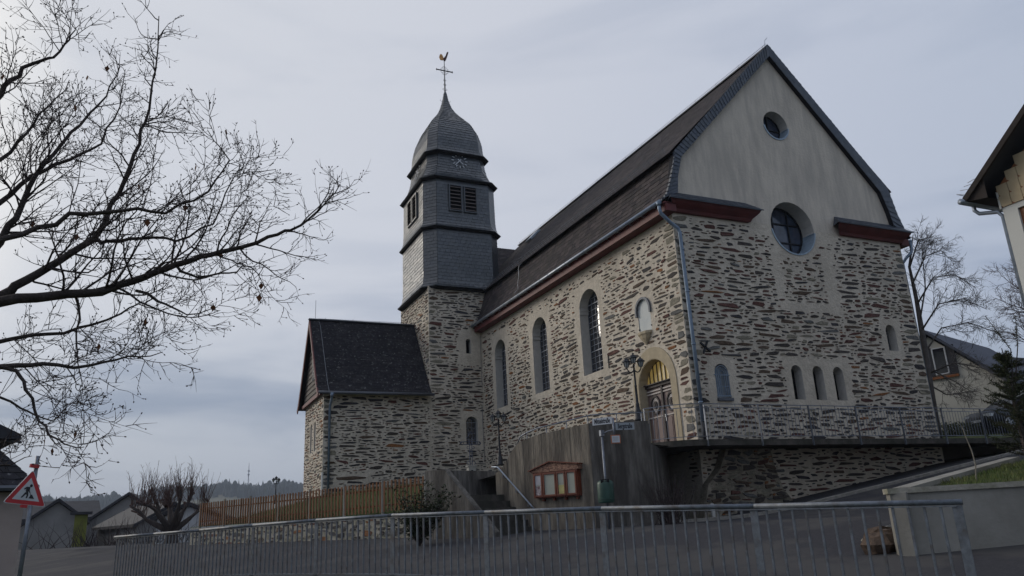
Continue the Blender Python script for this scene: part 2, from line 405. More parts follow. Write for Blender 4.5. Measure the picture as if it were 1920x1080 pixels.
class StoneBank:
    """collects stones of one thing: the 300 that show largest become objects, the rest one part"""
    def __init__(s, thing): s.t = thing; s.L = []
    def add(s, fr, parent, stones, proud=0.0):
        for st in stones:
            p = fr.p(st[0], st[1], proud); d = (p-CAM)
            face = abs(fr.N.dot(d.normalized()))
            s.L.append((st[2]*st[3]*face/d.length_squared, p, fr, parent, st))
    def flush(s, name='stone', limit=300, rest='rubble_stones'):
        s.L.sort(key=lambda k: -k[0])
        for sc, p, fr, par, st in s.L[:limit]:
            inst(name, stone_mesh(st[5], st[6]), par, p, fr.rot() @ Matrix.Rotation(st[4], 3, 'Z'), (st[2], st[3], .5+1.9*((st[0]*7.13+st[1]*3.71) % 1)))
        mb = MB()
        for sc, p, fr, par, st in s.L[limit:]:
            c, n = cos(st[4]), sin(st[4]); src = STONES[st[5]]
            vs = []; kz = .5+1.9*((st[0]*7.13+st[1]*3.71) % 1)
            for (x, y, z) in src.v:
                x *= st[2]; y *= st[3]
                vs.append(p + fr.U*(x*c-y*n) + fr.V*(x*n+y*c) + fr.N*(z*kz))
            mb.add(vs, src.f, st[6])
        if mb.f: tag(mb.build(rest, STONE, s.t), kind='stuff')

# ------------------------------------------------------------------ slates
def slates(mb, rng, Lf, Rf, length, h=.2, w=.24, lift=.016, nm=4, diag=.37, skip=None):
    """courses of slates on the ruled surface between edge functions Lf(s), Rf(s), s in 0..length (bottom to top)"""
    rows = max(1, int(round(length/h))); hh = length/rows
    for i in range(rows):
        s0 = i*hh; s1 = min(length, s0+hh*1.08)
        a0, b0, a1, b1 = V(Lf(s0)), V(Rf(s0)), V(Lf(s1)), V(Rf(s1))
        W0 = (b0-a0).length
        if W0 < .02: continue
        nrm = (b0-a0).cross(a1-a0)
        if nrm.length < 1e-8: nrm = (b0-a0).cross(b1-b0)
        nrm.normalize()
        k = max(1, int(round(W0/w))); off = (i*diag) % 1.0 if diag else rng.random()
        e = [0.0] + [(j+off)/k for j in range(k+1) if 0.02 < (j+off)/k < .98] + [1.0]
        for j in range(len(e)-1):
            t0, t1 = e[j], e[j+1]
            tm = (t0+t1)/2
            if skip and skip(a0.lerp(b0, tm).lerp(a1.lerp(b1, tm), .5)): continue
            l0 = lift*rng.uniform(.7, 1.35); l1 = lift*rng.uniform(.7, 1.35)
            g = .004/max(W0, .1); jit = rng.uniform(-.012, .006)
            dn = (a0-a1).normalized()*jit
            P0 = a0.lerp(b0, t0+g)+nrm*l0+dn; P1 = a0.lerp(b0, t1-g)+nrm*l1+dn
            P2 = a1.lerp(b1, t1-g)+nrm*.003; P3 = a1.lerp(b1, t0+g)+nrm*.003
            Pm = P0.lerp(P1, .5)+(a0-a1).normalized()*.012
            Q0 = P0-nrm*l0; Q1 = P1-nrm*l1
            c = rng.randrange(nm)
            mb.add([P0, Pm, P1, P2, P3, Q0, Q1], [(0, 1, 2, 3, 4), (5, 6, 2, 1, 0), (5, 0, 4), (6, 3, 2)], c)
def lin(p, q, length):
    p = V(p); q = V(q)
    return lambda s: p.lerp(q, s/length)
def poly_path(pts):
    pts = [V(p) for p in pts]; d = [0]
    for i in range(len(pts)-1): d.append(d[-1]+(pts[i+1]-pts[i]).length)
    def f(t):
        s = t*d[-1]
        for i in range(len(pts)-1):
            if s <= d[i+1] or i == len(pts)-2:
                return pts[i].lerp(pts[i+1], (s-d[i])/max(1e-9, d[i+1]-d[i]))
    return f, d[-1]

# ------------------------------------------------------------------ street geometry (plan)
UD = V((-.40, .917, 0)).normalized()          # along the lower street
ND = V((.917, .40, 0)).normalized()           # across it, towards the church
R0 = V((-7.81, -13.85, 0)); P = V((-4.75, -1.79, 0)); Q = V((-3.33, -2.37, 0))
def sm(a, b, x):
    t = max(0, min(1, (x-a)/(b-a))); return t*t*(3-2*t)
def bq(x, y): return (x-R0.x)*ND.x + (y-R0.y)*ND.y
def aq(x, y): return (x-P.x)*UD.x + (y-P.y)*UD.y
def street_z(x, y):
    b = bq(x, y)
    z = -2.95 + .70*sm(-.5, 8.2, b) - .60*sm(0, 9, -b)
    s = (x+sqrt(x*x+1.2))/2 if x > -8 else 0
    z += .145*s*sm(0, 9, b) - .05
    return z

# ================================================================== SETTING
def grid(name, fn, us, vs, mt, kind='structure', keep=None):
    mb = MB(); nu = len(us); pts = [fn(u, v) for v in vs for u in us]
    fs = []
    for j in range(len(vs)-1):
        for i in range(nu-1):
            if keep and not keep(us[i], vs[j]): continue
            fs.append((j*nu+i, j*nu+i+1, (j+1)*nu+i+1, (j+1)*nu+i))
    mb.add(pts, fs); o = mb.build(name, mt, smooth=True); o['kind'] = kind; return o
def fr_range(a, b, n): return [a+(b-a)*i/n for i in range(n+1)]

def ground_p(r, az):
    x = -6+r*sin(az); y = -4+r*cos(az)
    near = street_z(x, y)-.5
    far = -7.0
    k = sm(26, 75, r)
    return V((x, y, near*(1-k)+far*k - .3*sm(5, 20, r)))
grid('ground', ground_p, [0.01, 3, 6, 9, 12, 16, 20, 25, 30, 36, 44, 54, 66, 80, 120, 250, 600, 1500, 4000], fr_range(0, 2*pi, 72), 'field')
def ab(a, b, z): p = P + UD*a + ND*(b-7.6); return V((p.x, p.y, z))
def street_p(a, b):
    p = ab(a, b, 0); return V((p.x, p.y, street_z(p.x, p.y)))
grid('road', street_p, fr_range(-30, 46, 76), fr_range(0.0, 22, 40), 'asphalt')
grid('verge', street_p, fr_range(-30, 46, 76), fr_range(-12, -0.02, 14), 'turf')
def yard_p(a, b):
    z = -1.68 + 1.2*max(0, min(1, (b-7)/5))*(1-.9*sm(17, 23, a))
    return ab(a, b, z)
grid('churchyard', yard_p, fr_range(4.45, 20.5, 24), fr_range(7.12, 20, 28), 'turf')
grid('yard_path', lambda a, b: ab(a, b, -.22-.65*sm(1.0, 4.2, a)), fr_range(-.3, 4.4, 4), fr_range(7.85, 16, 6), 'gutter_stone')
grid('lawn', lambda x, y: V((x, y, -.16+.05*(x-10.5)+.09*(y+1))), fr_range(10.62, 48, 30), fr_range(-.9, 30, 24), 'turf')
# kerb line of pale gutter stones up the hill road
kb = empty('gutter_kerb', (4, -2, -1.8), 'pale stone gutter line running up the road below the church', 'kerb')
xx = -2.6
while xx < 16:
    l = .98
    def kp(x): return V((x, -2.05-.02*x, street_z(x, -2.05)+.03))
    m = MB(); m.bar(kp(xx), kp(xx+l-.012), .13, .10); m.build('kerb_stone', 'gutter_stone', kb); xx += l

# hills with forest
def hill_top(az):
    d = math.degrees(az); return 38 + 30*sm(-20, 12, d) + 16*sm(10, 40, d) + 3.5*sin(d*.6)+2.0*sin(d*1.7+1)
def hills_p(r, az):
    z = -7.2 + (hill_top(az)+7)*sm(500, 1450, r) - 10*sm(1800, 2400, r)
    return V((-10+r*sin(az), -10+r*cos(az), z))
grid('hills', hills_p, [480, 560, 650, 750, 850, 950, 1050, 1150, 1250, 1350, 1450, 1600, 1800, 2400], fr_range(radians(-75), radians(85), 150), 'field')
rg = random.Random(5); mb = MB()
for i in range(7500):
    az = radians(rg.uniform(-26, 40)); r = 1130+420*rg.random()**1.1
    p = hills_p(r, az)
    h = rg.uniform(11, 18)*(1.0 if rg.random() < .85 else 1.25); w = h*rg.uniform(.12, .20)
    lean = V((rg.uniform(-.5, .5), rg.uniform(-.5, .5), 0))
    if rg.random() < .25: prof = [(0, .25*w), (.35, w*1.3), (.7, w*1.35), (.92, w*.7), (1, .05)]
    else: prof = [(0, w), (.3, w*1.0), (.32, w*.75), (.6, w*.62), (.63, w*.45), (1, .05)]
    ph = rg.random(); sd = 5
    vs = []; fs = []
    for (t, rr) in prof:
        for k in range(sd):
            a = 2*pi*(k+ph)/sd; q = rr*rg.uniform(.75, 1.2); vs.append(p+V((cos(a)*q, sin(a)*q, h*t-1))+lean*t)
    for j in range(len(prof)-1):
        for k in range(sd): fs.append((j*sd+k, j*sd+(k+1) % sd, (j+1)*sd+(k+1) % sd, (j+1)*sd+k))
    mb.add(vs, fs)
tag(mb.build('forest', 'pine_far'), 'dark conifer wood along the far hill behind the houses', 'forest', kind='stuff')
mp_ = hills_p(1450, radians(5.6)); mb = MB()
mb.tube([mp_, mp_+V((0, 0, 42)), mp_+V((0, 0, 56))], [1.0, .8, .3], 5)
radio = mb.build('radio_mast', 'galv'); tag(radio, 'slender radio mast standing above the far wooded hill', 'mast')
for zz in (36, 42):
    m = MB(); m.box(mp_+V((0, 0, zz)), 3.4, 1.2, 2.2); m.build('antenna', 'galv', radio)

# ================================================================== CHURCH NAVE
church = empty('church', (5.25, 10, -2.3), 'stone church nave with grey mansard slate roof, plastered gable and round windows', 'church')
SB = StoneBank(church); RG = random.Random(3)
FA = Fr((0, 0, 0), (1, 0, 0)); NW = Fr((0, 0, 0), (0, -1, 0))
slits = [arch(c, .46, 1.31, 2.45) for c in (4.30, 5.235, 6.155)]
rwin = arch(9.08, .48, 3.14, 4.10); gwin = arch(1.2, .54, 1.25, 2.38)
roundB = circle(5.18, 7.40, .99); roundS = circle(5.165, 11.46, .57)
arcL = [(5.18+.99*cos(-pi*i/14), 7.40+.99*sin(-pi*i/14)) for i in range(15)]
arcU = [(5.18+.99*cos(pi-pi*i/14), 7.40+.99*sin(pi-pi*i/14)) for i in range(15)]
mb = MB(); panel(mb, FA, [(0, -2.7), (10.5, -2.7), (10.5, 7.40)]+arcL+[(0, 7.40)], slits+[rwin, gwin], [.36, .36, .36, .36, .30])
ub_ = MB(); panel(ub_, FA, [(0, 7.40)]+arcU+[(10.5, 7.40), (10.38, 8.3), (10.12, 9.47), (5.25, 14.5), (.38, 9.47), (.12, 8.3)], [roundS], [.46])
nR = len(roundB); ub_.add([FA.p(u, v, 0) for u, v in roundB]+[FA.p(u, v, -.62) for u, v in roundB], [(i, i+nR, (i+1) % nR+nR, (i+1) % nR) for i in range(nR)], 1)
ub_.build('gable_wall', ['plaster', 'reveal'], church)
facade = mb.build('facade_wall', ['mortar', 'reveal'], church)
wins = [arch(-c, w, 3.15, 6.42, 12) for c, w in ((5.76, 1.46), (10.10, 1.40), (14.42, 1.28))]
DOORC = 1.92
dopen = arch(-DOORC, 1.84, -.3, 2.87, 14)
nopen = arch(-2.12, .74, 3.80, 4.98, 9)
mb = MB(); panel(mb, NW, [(-16.69, -2.3), (0, -2.3), (0, 7.5), (-16.69, 7.5)], wins+[dopen, nopen], [.42, .42, .42, .42, .16])
nave = mb.build('nave_wall', ['mortar', 'reveal'], church)
mb = MB(); mb.quad((10.5, 0, -2.7), (10.5, 26, -2.7), (10.5, 26, 7.5), (10.5, 0, 7.5)); mb.quad((10.5, 26, -2.7), (0, 26, -2.7), (0, 26, 9.4), (10.5, 26, 9.4))
mb.build('rear_wall', 'mortar', church)

def inpoly(u, v, poly):
    c = False; n = len(poly); j = n-1
    for i in range(n):
        (x1, y1), (x2, y2) = poly[i], poly[j]
        if (y1 > v) != (y2 > v) and u < (x2-x1)*(v-y1)/(y2-y1)+x1: c = not c
        j = i
    return c
def bbox_gap(poly, m): 
    us = [p[0] for p in poly]; vs = [p[1] for p in poly]; return (min(us)-m, min(vs)-m, max(us)+m, max(vs)+m)
def hits(u, v, w, h, bx): return u+w/2 > bx[0] and u-w/2 < bx[2] and v+h/2 > bx[1] and v-h/2 < bx[3]

fb = [bbox_gap([p for s in slits for p in s], .26), bbox_gap(rwin, .22), bbox_gap(gwin, .24),
      (4.02, 4.75, 4.32, 6.6), (6.32, 4.3, 6.8, 6.7), (4.1, 4.36, 6.6, 4.62)]
def keepF(u, v, w, h):
    if any(hits(u, v, w, h, b) for b in fb): return 0
    if hypot(u-5.18, v-7.4) < 1.2+w*.3: return 0
    if u-w/2 < .02 or u+w/2 > 10.48: return 0
    if v+h/2 > 7.28 or (3.2 < u < 7.2 and v > 6.95): return 0
    k = 1.0
    if v > 5.6: k = .60
    if v > 6.4: k = .38
    if 4.0 < u < 6.7 and v > 4.4: k *= .45
    if v < -.05: k = .85
    return k
CF = [32, 16, 24, 3, 4, 3, 18, 3]; CQ = [10, 6, 4, 2, 40, 22, 14, 4]
qF = [q for q in quoins(RG, 0.0, 1, .05, 7.1, CQ, .28, .6) if q[0]+q[2]/2 < .62] + quoins(RG, 10.5, -1, .05, 7.1, CQ, .3, .75)
qF = [q for q in qF if not any(hits(q[0], q[1], q[2], q[3], b) for b in fb)]
stF = scatter(RG, 0, -2.5, 10.5, 7.25, keepF, SIZES, CF, taken=[q[:4] for q in qF])
SB.add(FA, facade, qF+stF)
nb = [bbox_gap(w, .30) for w in wins] + [bbox_gap(nopen, .22)]
nb = [(b[0], b[1]+.05, b[2], b[3]) for b in nb]
def keepN(u, v, w, h):
    if any(hits(u, v, w, h, b) for b in nb): return 0
    if hypot((u+DOORC), max(0, v-1.95)) < 1.36+w*.4 and v < 3.4: return 0
    if u+w/2 > -.02 or v > 7.1: return 0
    k = 1.0
    if v > 5.6: k = .42
    if v > 6.5: k = .16
    if v > 5.0 and u < -6.8: k *= .5
    return k
CN = [26, 12, 22, 9, 6, 4, 20, 2]
qN = [q for q in quoins(RG, 0.0, -1, .1, 7.0, [4, 2, 2, 6, 52, 18, 14, 2], .35, .68) if q[1] > 0]
qN = [(q[0], q[1], q[2], q[3]*1.15, q[4], q[5], q[6]) for q in qN if not (q[1] < 3.3 and q[2] > .6)]
stN = scatter(RG, -16.6, -1.2, 0, 7.1, keepN, SIZES, CN, gap=.037, taken=[q[:4] for q in qN])
SB.add(NW, nave, qN+stN)
SB.flush()

# --- nave roof
roof = MB(); rr = random.Random(8)
lowp = [(-.50, 7.60), (-.26, 7.84), (-.06, 8.3), (.12, 8.85), (.30, 9.50)]
Y0, Y1 = -.15, 22.6
fl, ll = poly_path([(x, 0, z) for x, z in lowp])
def edge(fn, y, L_): return lambda s: V((fn(s/L_).x, y, fn(s/L_).z))
slates(roof, rr, edge(fl, 16.75, ll), edge(fl, Y0, ll), ll, .185, .32, lift=.017, diag=0)
upA, upB = V((.06, 0, 9.44)), V((5.25, 0, 14.70)); ul = (upB-upA).length
slates(roof, rr, lambda s: upA.lerp(upB, s/ul)+V((0, Y1, 0)), lambda s: upA.lerp(upB, s/ul)+V((0, Y0, 0)), ul, .20, .34, lift=.009, diag=0)
mirr = lambda p: V((10.5-p.x, p.y, p.z))
slates(roof, rr, lambda s: mirr(edge(fl, Y0, ll)(s)), lambda s: mirr(edge(fl, 26, ll)(s)), ll, .30, .5)
slates(roof, rr, lambda s: mirr(upA.lerp(upB, s/ul))+V((0, Y0, 0)), lambda s: mirr(upA.lerp(upB, s/ul))+V((0, Y1, 0)), ul, .30, .5)
# cross roof behind the tower
cA0, cA1, cB0, cB1 = V((.4, 18.1, 9.6)), V((3.2, 18.1, 9.6)), V((.4, 22.62, 14.42)), V((5.3, 22.62, 14.42)); cl = (cB0-cA0).length
slates(roof, rr, lambda s: cA0.lerp(cB0, s/cl), lambda s: cA1.lerp(cB1, s/cl), cl, .2, .3)
roofo = roof.build('roof_slates', SLN, church); tag(roofo, kind='stuff')
ub = MB(); d_ = .012
for (x0, z0), (x1, z1) in list(zip(lowp[:-1], lowp[1:]))+[((.06, 9.44), (5.25, 14.70))]:
    for mir in (0, 1):
        f_ = (lambda x: 10.5-x) if mir else (lambda x: x)
        ub.quad((f_(x0), Y0, z0-d_), (f_(x0), Y1+.0, z0-d_), (f_(x1), Y1, z1-d_), (f_(x1), Y0, z1-d_))
dd = V((0, .012, -.012))
ub.quad(cA0+dd, cA1+dd, cB1+dd, cB0+dd)
ub.quad((.06, Y0, 9.43), (.30, Y0, 9.46), (.30, 22.6, 9.46), (.06, 22.6, 9.43))
ub.quad((.4, 22.6, 9.4), (10.1, 22.6, 9.4), (5.25, 22.6, 14.6), (5.25, 22.6, 14.6))
ub.build('roof_deck', 'underlay', church)
m = MB(); m.bar((5.25, Y0-.02, 14.72), (5.25, Y1, 14.72), .22, .05); m.build('ridge_cap', 'lead', church)
# verge slates on the gable edge
vg = MB(); YV = -.17
outL = [(-.44, 7.72), (-.20, 7.98), (.0, 8.5), (.24, 9.52), (5.25, 14.84)]
innL = [(.22, 8.02), (.24, 8.2), (.30, 8.6), (.54, 9.36), (5.25, 14.32)]
innR = [(.34, 8.02), (.38, 8.2), (.46, 8.6), (.70, 9.34), (5.25, 14.32)]
fo, lo_ = poly_path([(x, YV, z) for x, z in outL]); fi, li_ = poly_path([(x, YV, z) for x, z in innL])
# match the two edges point by point
def seg(fa, pts, t):
    n = len(pts)-1; k = min(n-1, int(t*n)); w = t*n-k
    return V((pts[k][0]+(pts[k+1][0]-pts[k][0])*w, YV, pts[k][1]+(pts[k+1][1]-pts[k][1])*w))
for mir in (0, 1):
    for k in range(4):
        a0, a1 = V((outL[k][0], YV, outL[k][1])), V((outL[k+1][0], YV, outL[k+1][1]))
        b0, b1 = V((innL[k][0], YV, innL[k][1])), V((innL[k+1][0], YV, innL[k+1][1]))
        if mir:
            b0, b1 = V((innR[k][0], YV, innR[k][1])), V((innR[k+1][0], YV, innR[k+1][1])); a0, a1, b0, b1 = mirr(b0), mirr(b1), mirr(a0), mirr(a1)
        ln = max((a1-a0).length, .05)
        slates(vg, rr, lambda s, a0=a0, a1=a1, ln=ln: a0.lerp(a1, s/ln), lambda s, b0=b0, b1=b1, ln=ln: b0.lerp(b1, s/ln), ln, .185 if ln > .3 else ln, .5, lift=.02)
tag(vg.build('verge_slates', SLB, church), kind='stuff')
vb = MB()
for mir in (0, 1):
    g = (lambda x: 10.5-x) if mir else (lambda x: x)
    for k in range(4):
        inn_ = innR if mir else innL; a, b, c, e = outL[k], outL[k+1], inn_[k+1], inn_[k]
        vb.quad((g(a[0]), YV+.006, a[1]), (g(b[0]), YV+.006, b[1]), (g(c[0]), YV+.006, c[1]), (g(e[0]), YV+.006, e[1]))
        vb.quad((g(e[0]), YV+.006, e[1]), (g(c[0]), YV+.006, c[1]), (g(c[0]), .0, c[1]), (g(e[0]), .0, e[1]))
        vb.quad((g(a[0]), YV+.006, a[1]), (g(b[0]), YV+.006, b[1]), (g(b[0]), .02, b[1]), (g(a[0]), .02, a[1]))
vb.build('verge_board', 'underlay', church)
# loose projecting slate ends of the lower roof along the verge
m = MB()
for i in range(12):
    t = i/11; p = edge(fl, Y0-.03, ll)(t*ll*.95+.05)
    m.box(p+V((-.03, 0, 0)), .10+.05*(i % 2), .10, .02, (V((.3, 0, 1)).normalized(), V((0, 1, 0)), V((-1, 0, .3)).normalized()), i % 4)
m.build('verge_slate_ends', SLB, church)

# --- gable ledges
def ledge(x0, x1, name):
    L0 = MB()
    prof = [(-.02, 7.34), (-.11, 7.355), (-.16, 7.45), (-.30, 7.56), (-.36, 7.62), (-.40, 7.70), (-.02, 7.70)]
    n = len(prof); vs = []
    for x, s in ((x0, -1), (x1, 1)):
        for y, z in prof: vs.append((x + s*(abs(y)*.9-.12), y, z))
    fs = [(i, (i+1) % n, (i+1) % n+n, i+n) for i in range(n)] + [tuple(range(n)), tuple(reversed(range(n, 2*n)))]
    L0.add(vs, fs); o = L0.build(name, 'red_paint', church)
    a0, b0 = V((x0-.30, -.46, 7.70)), V((x1+.30, -.46, 7.70)); a1, b1 = V((x0+.02, -.01, 8.09)), V((x1-.10, -.01, 8.09))
    s_ = MB(); ln = (a1-a0).length
    slates(s_, rr, lambda s: a0.lerp(a1, s/ln), lambda s: b0.lerp(b1, s/ln), ln, .15, .26, lift=.014)
    s_.add([a0+V((0, 0, -.03)), b0+V((0, 0, -.03)), b0, a0], [(0, 1, 2, 3)], 1)
    s_.add([b0, V((x1+.12, -.01, 7.70)), b1], [(0, 1, 2)], 1); s_.add([a0, a1, V((x0-.12, -.01, 7.70))], [(0, 1, 2)], 1)
    s_.add([a0, b0, b1, a1], [(0, 1, 2, 3)], 1)
    tag(s_.build('ledge_slates', SLB, o), kind='stuff')
ledge(-.02, 3.22, 'gable_ledge'); ledge(7.28, 10.52, 'gable_ledge')

# --- eaves, gutter, downpipes
m = MB(); m.box((-.21, 8.17, 7.42), .40, 16.9, .27); m.box((-.235, 8.17, 7.555), .47, 16.9, .05); m.build('eave_board', 'red_paint', church)
m = MB(); m.tube([(-.54, -.16, 7.60), (-.54, 16.62, 7.60)], .075, 10); gut = m.build('gutter', 'zinc', church, True)
for i in range(22):
    m = MB(); y = .2+i*.76; m.bar((-.54, y, 7.515), (-.42, y, 7.50), .03, .012); m.tube([(-.545+.083*cos(a), y, 7.6+.083*sin(a)) for a in [radians(-200+20*k) for k in range(12)]], .008, 4); m.build('gutter_bracket', 'zinc', gut)
m = MB(); m.tube([(-.54, -.10, 7.55), (-.54, -.10, 7.36), (-.50, -.10, 7.22), (-.2, -.14, 6.92), (.06, -.15, 6.75), (.12, -.15, 6.6), (.135, -.15, 3.5), (.15, -.15, .55)], .062, 10)
m.tube([(-.54, -.10, 7.62), (-.54, -.10, 7.46)], [.10, .065], 10)
for z in (1.1, 2.9, 4.6, 6.0): m.tube([(.14, -.15, z), (.14, -.15, z+.05)], .075, 10)
m.build('downpipe', 'zinc_blue', church, True)
m = MB(); m.tube([(.15, -.15, .56), (.15, -.15, -.12)], .058, 10); m.build('downpipe_foot', 'iron', church, True)
m = MB(); m.tube([(11.04, -.1, 7.5), (11.04, 20, 7.5)], .075, 8); m.tube([(11.0, -.08, 7.45), (11.0, -.08, 7.2), (10.95, -.08, 7.05), (10.62, -.02, 6.75), (10.58, .1, 6.6), (10.58, .1, -.1)], .055, 8)
m.build('downpipe', 'zinc_blue', church, True)
m = MB(); m.box((10.7, 8, 7.42), .40, 16.2, .27); m.build('eave_board', 'red_paint', church)
# snow guard along the mansard knee
sg = MB()
for i in range(58):
    y = .1+i*.29; sg.bar((.10, y, 9.50), (-.02, y, 9.66), .012)
for k, (x, z) in enumerate(((.02, 9.60), (-.02, 9.66), (.06, 9.55))): sg.tube([(x, 0, z), (x, 16.6, z)], .010, 4)
sg.build('snow_guard', 'galv', church)
# lightning wire on ridge with small holders, and one cable down the lower roof
m = MB(); m.tube([(5.25, -.1, 14.90), (5.25, Y1, 14.90)], .010, 4)
for i in range(17): y = .1+i*1.4; m.bar((5.25, y, 14.72), (5.25, y, 14.93), .016)
m.tube([(5.1, -.15, 14.6), (5.12, -.2, 14.95), (5.2, -.25, 15.05)], .01, 4)
cable = [(.25, 11.6, 9.55)]+[(-.03-.02*i, 11.6+.05*sin(i*1.7), 9.3-.19*i) for i in range(7)]+[(-.3, 11.7, 7.95)]
m.tube([(x-.05 if i else x, y, z) for i, (x, y, z) in enumerate(cable)], .014, 5)
m.build('lightning_wire', 'galv', church)
m = MB(); c_ = upA.lerp(upB, .80)+V((-.05, 18.4, .06)); tx = (upB-upA).normalized()
m.box(c_, .9, .7, .10, (tx, V((0, 1, 0)), tx.cross(V((0, 1, 0))))); sk = m.build('skylight', 'zinc', church)
m = MB(); m.box(c_+V((-.02, 0, .02))*1.6, .78, .58, .06, (tx, V((0, 1, 0)), tx.cross(V((0, 1, 0))))); m.build('skylight_pane', 'glass_pale', sk)

# --- nave windows
def lattice(fr, cx, w, z0, zt, n, nv, nh, parent, glass='glass', name='window', saddle=4):
    r = w/2; zs = zt-r
    m = MB(); flatpoly(m, fr, arch(cx, w+.02, z0-.01, zt+.01, 12), n); pane = m.build(name, glass, parent)
    b = MB()
    for i in range(1, nv+1):
        u = cx-r+w*i/(nv+1); top = zs+sqrt(max(0, r*r-(u-cx)**2))
        b.box(fr.p(u, (z0+top)/2, n+.012), .016, top-z0, .016, fr.ax())
    for j in range(1, nh):
        z = z0+(zt-z0)*j/nh; hw = r if z < zs else sqrt(max(0, r*r-(z-zs)**2))
        t = .034 if j % saddle == 0 else .015
        b.box(fr.p(cx, z, n+.016+(.01 if t > .03 else 0)), 2*hw, t, .018, fr.ax())
    b.build('glazing_bars', 'lead_bar', pane)
    e = MB(); ou = arch(cx, w+.01, z0, zt, 12); inn = [((u-cx)*(1-.09/w)+cx, (v-(z0+zt)/2)*(1-.09/(zt-z0))+(z0+zt)/2) for u, v in ou]
    ring(e, fr, inn+[inn[0]], ou+[ou[0]], n, n+.03); e.build('window_frame', 'lead', pane)
    return pane
for (c, w) in ((5.76, 1.46), (10.10, 1.40), (14.42, 1.28)):
    lattice(NW, -c, w, 3.15, 6.42, -.41, 4, 14, church)
    for s in (-1, 1):
        u = -c+s*(w/2); m = MB()
        m.box(NW.p(u-s*.015, 5.66, -.19), .05, .16, .38, NW.ax()); m.box(NW.p(u-s*.028, 5.755, -.19), .075, .045, .39, NW.ax())
        m.build('impost', 'reveal', church)
for k, s in enumerate(slits):
    cx = (s[0][0]+s[1][0])/2
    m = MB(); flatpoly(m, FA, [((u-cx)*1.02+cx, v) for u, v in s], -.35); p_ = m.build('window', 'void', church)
    b = MB(); b.box(FA.p(cx, 1.85, -.33), .02, 1.1, .02, FA.ax()); b.build('glazing_bars', 'lead', p_)
lattice(FA, 9.08, .48, 3.14, 4.10, -.35, 1, 3, church)
# blue grille window
pn = MB(); flatpoly(pn, FA, arch(1.2, .55, 1.24, 2.39), -.24); gp = pn.build('window', 'glass_pale', church)
b = MB()
for k, rad in enumerate((.23, .16, .085)):
    pts = [FA.p(1.2-rad, 1.38, .0)]+[FA.p(1.2+rad*cos(pi-pi*i/10), 2.06+rad*1.1*sin(pi*i/10), 0.0) for i in range(11)]+[FA.p(1.2+rad, 1.38, .0)]
    b.tube(pts, .016, 5)
b.box(FA.p(1.2, 1.36, .0), .56, .035, .03, FA.ax()); b.box(FA.p(1.2, 2.02, .0), .62, .025, .03, FA.ax()); b.box(FA.p(1.2, 1.66, .0), .5, .018, .02, FA.ax())
b.build('window_grille', 'zinc_blue', gp)
b = MB(); b.box(FA.p(1.2, 1.25, .03), .58, .09, .10, FA.ax()); b.build('window_sill', 'lead', gp)
# round windows
def oculus(cx, cz, r, depth, bars, glass):
    m = MB(); flatpoly(m, FA, circle(cx, cz, r+.01), -depth+.02); pane = m.build('round_window', glass, church)
    b = MB()
    for o in bars:
        hw = sqrt(r*r-o*o*r*r)
        b.box(FA.p(cx+o*r, cz, -depth+.05), .05, 2*hw, .05, FA.ax()); b.box(FA.p(cx, cz+o*r, -depth+.045), 2*hw, .045, .05, FA.ax())
    ou = circle(cx, cz, r, 28); inn = circle(cx, cz, r*.93, 28)
    ring(b, FA, inn+[inn[0]], ou+[ou[0]], -depth+.03, -depth+.07)
    b.build('window_frame', 'iron', pane)
    s = MB(); a0, a1 = -172, -6; n = 22; ang = [radians(a0+(a1-a0)*i/n) for i in range(n+1)]
    for i in range(n):
        for (r0, n0, r1, n1) in ((r-.012, -depth+.07, r-.014, .035), (r-.014, .035, r+.035, .03), (r+.035, .03, r+.035, .0)):
            s.quad(FA.p(cx+r0*cos(ang[i]), cz+r0*sin(ang[i]), n0), FA.p(cx+r1*cos(ang[i]), cz+r1*sin(ang[i]), n1),
                   FA.p(cx+r1*cos(ang[i+1]), cz+r1*sin(ang[i+1]), n1), FA.p(cx+r0*cos(ang[i+1]), cz+r0*sin(ang[i+1]), n0))
    for a in (a0+55, a1-55, a1):
        a = radians(a); s.bar(FA.p(cx+(r-.02)*cos(a), cz+(r-.02)*sin(a), -depth+.1), FA.p(cx+(r-.02)*cos(a), cz+(r-.02)*sin(a), .03), .025)
    s.build('sill_flashing', 'zinc_light', pane)
oculus(5.18, 7.40, .99, .62, (-.36, .36), 'glass_blue'); oculus(5.165, 11.46, .57, .46, (0,), 'glass_blue')
# wall anchor
m = MB()
for a in (radians(38), radians(-62)):
    m.box(FA.p(.66, 2.88, .05), .46, .05, .05, (FA.U*cos(-a)+FA.V*sin(-a), -FA.U*sin(-a)+FA.V*cos(-a), FA.N))
m.build('wall_anchor', 'iron', church)
# thin iron tie left of the first window
m = MB(); m.box(NW.p(-4.62, 3.35, .02), .02, .5, .03, NW.ax()); m.build('iron_tie', 'iron', church)

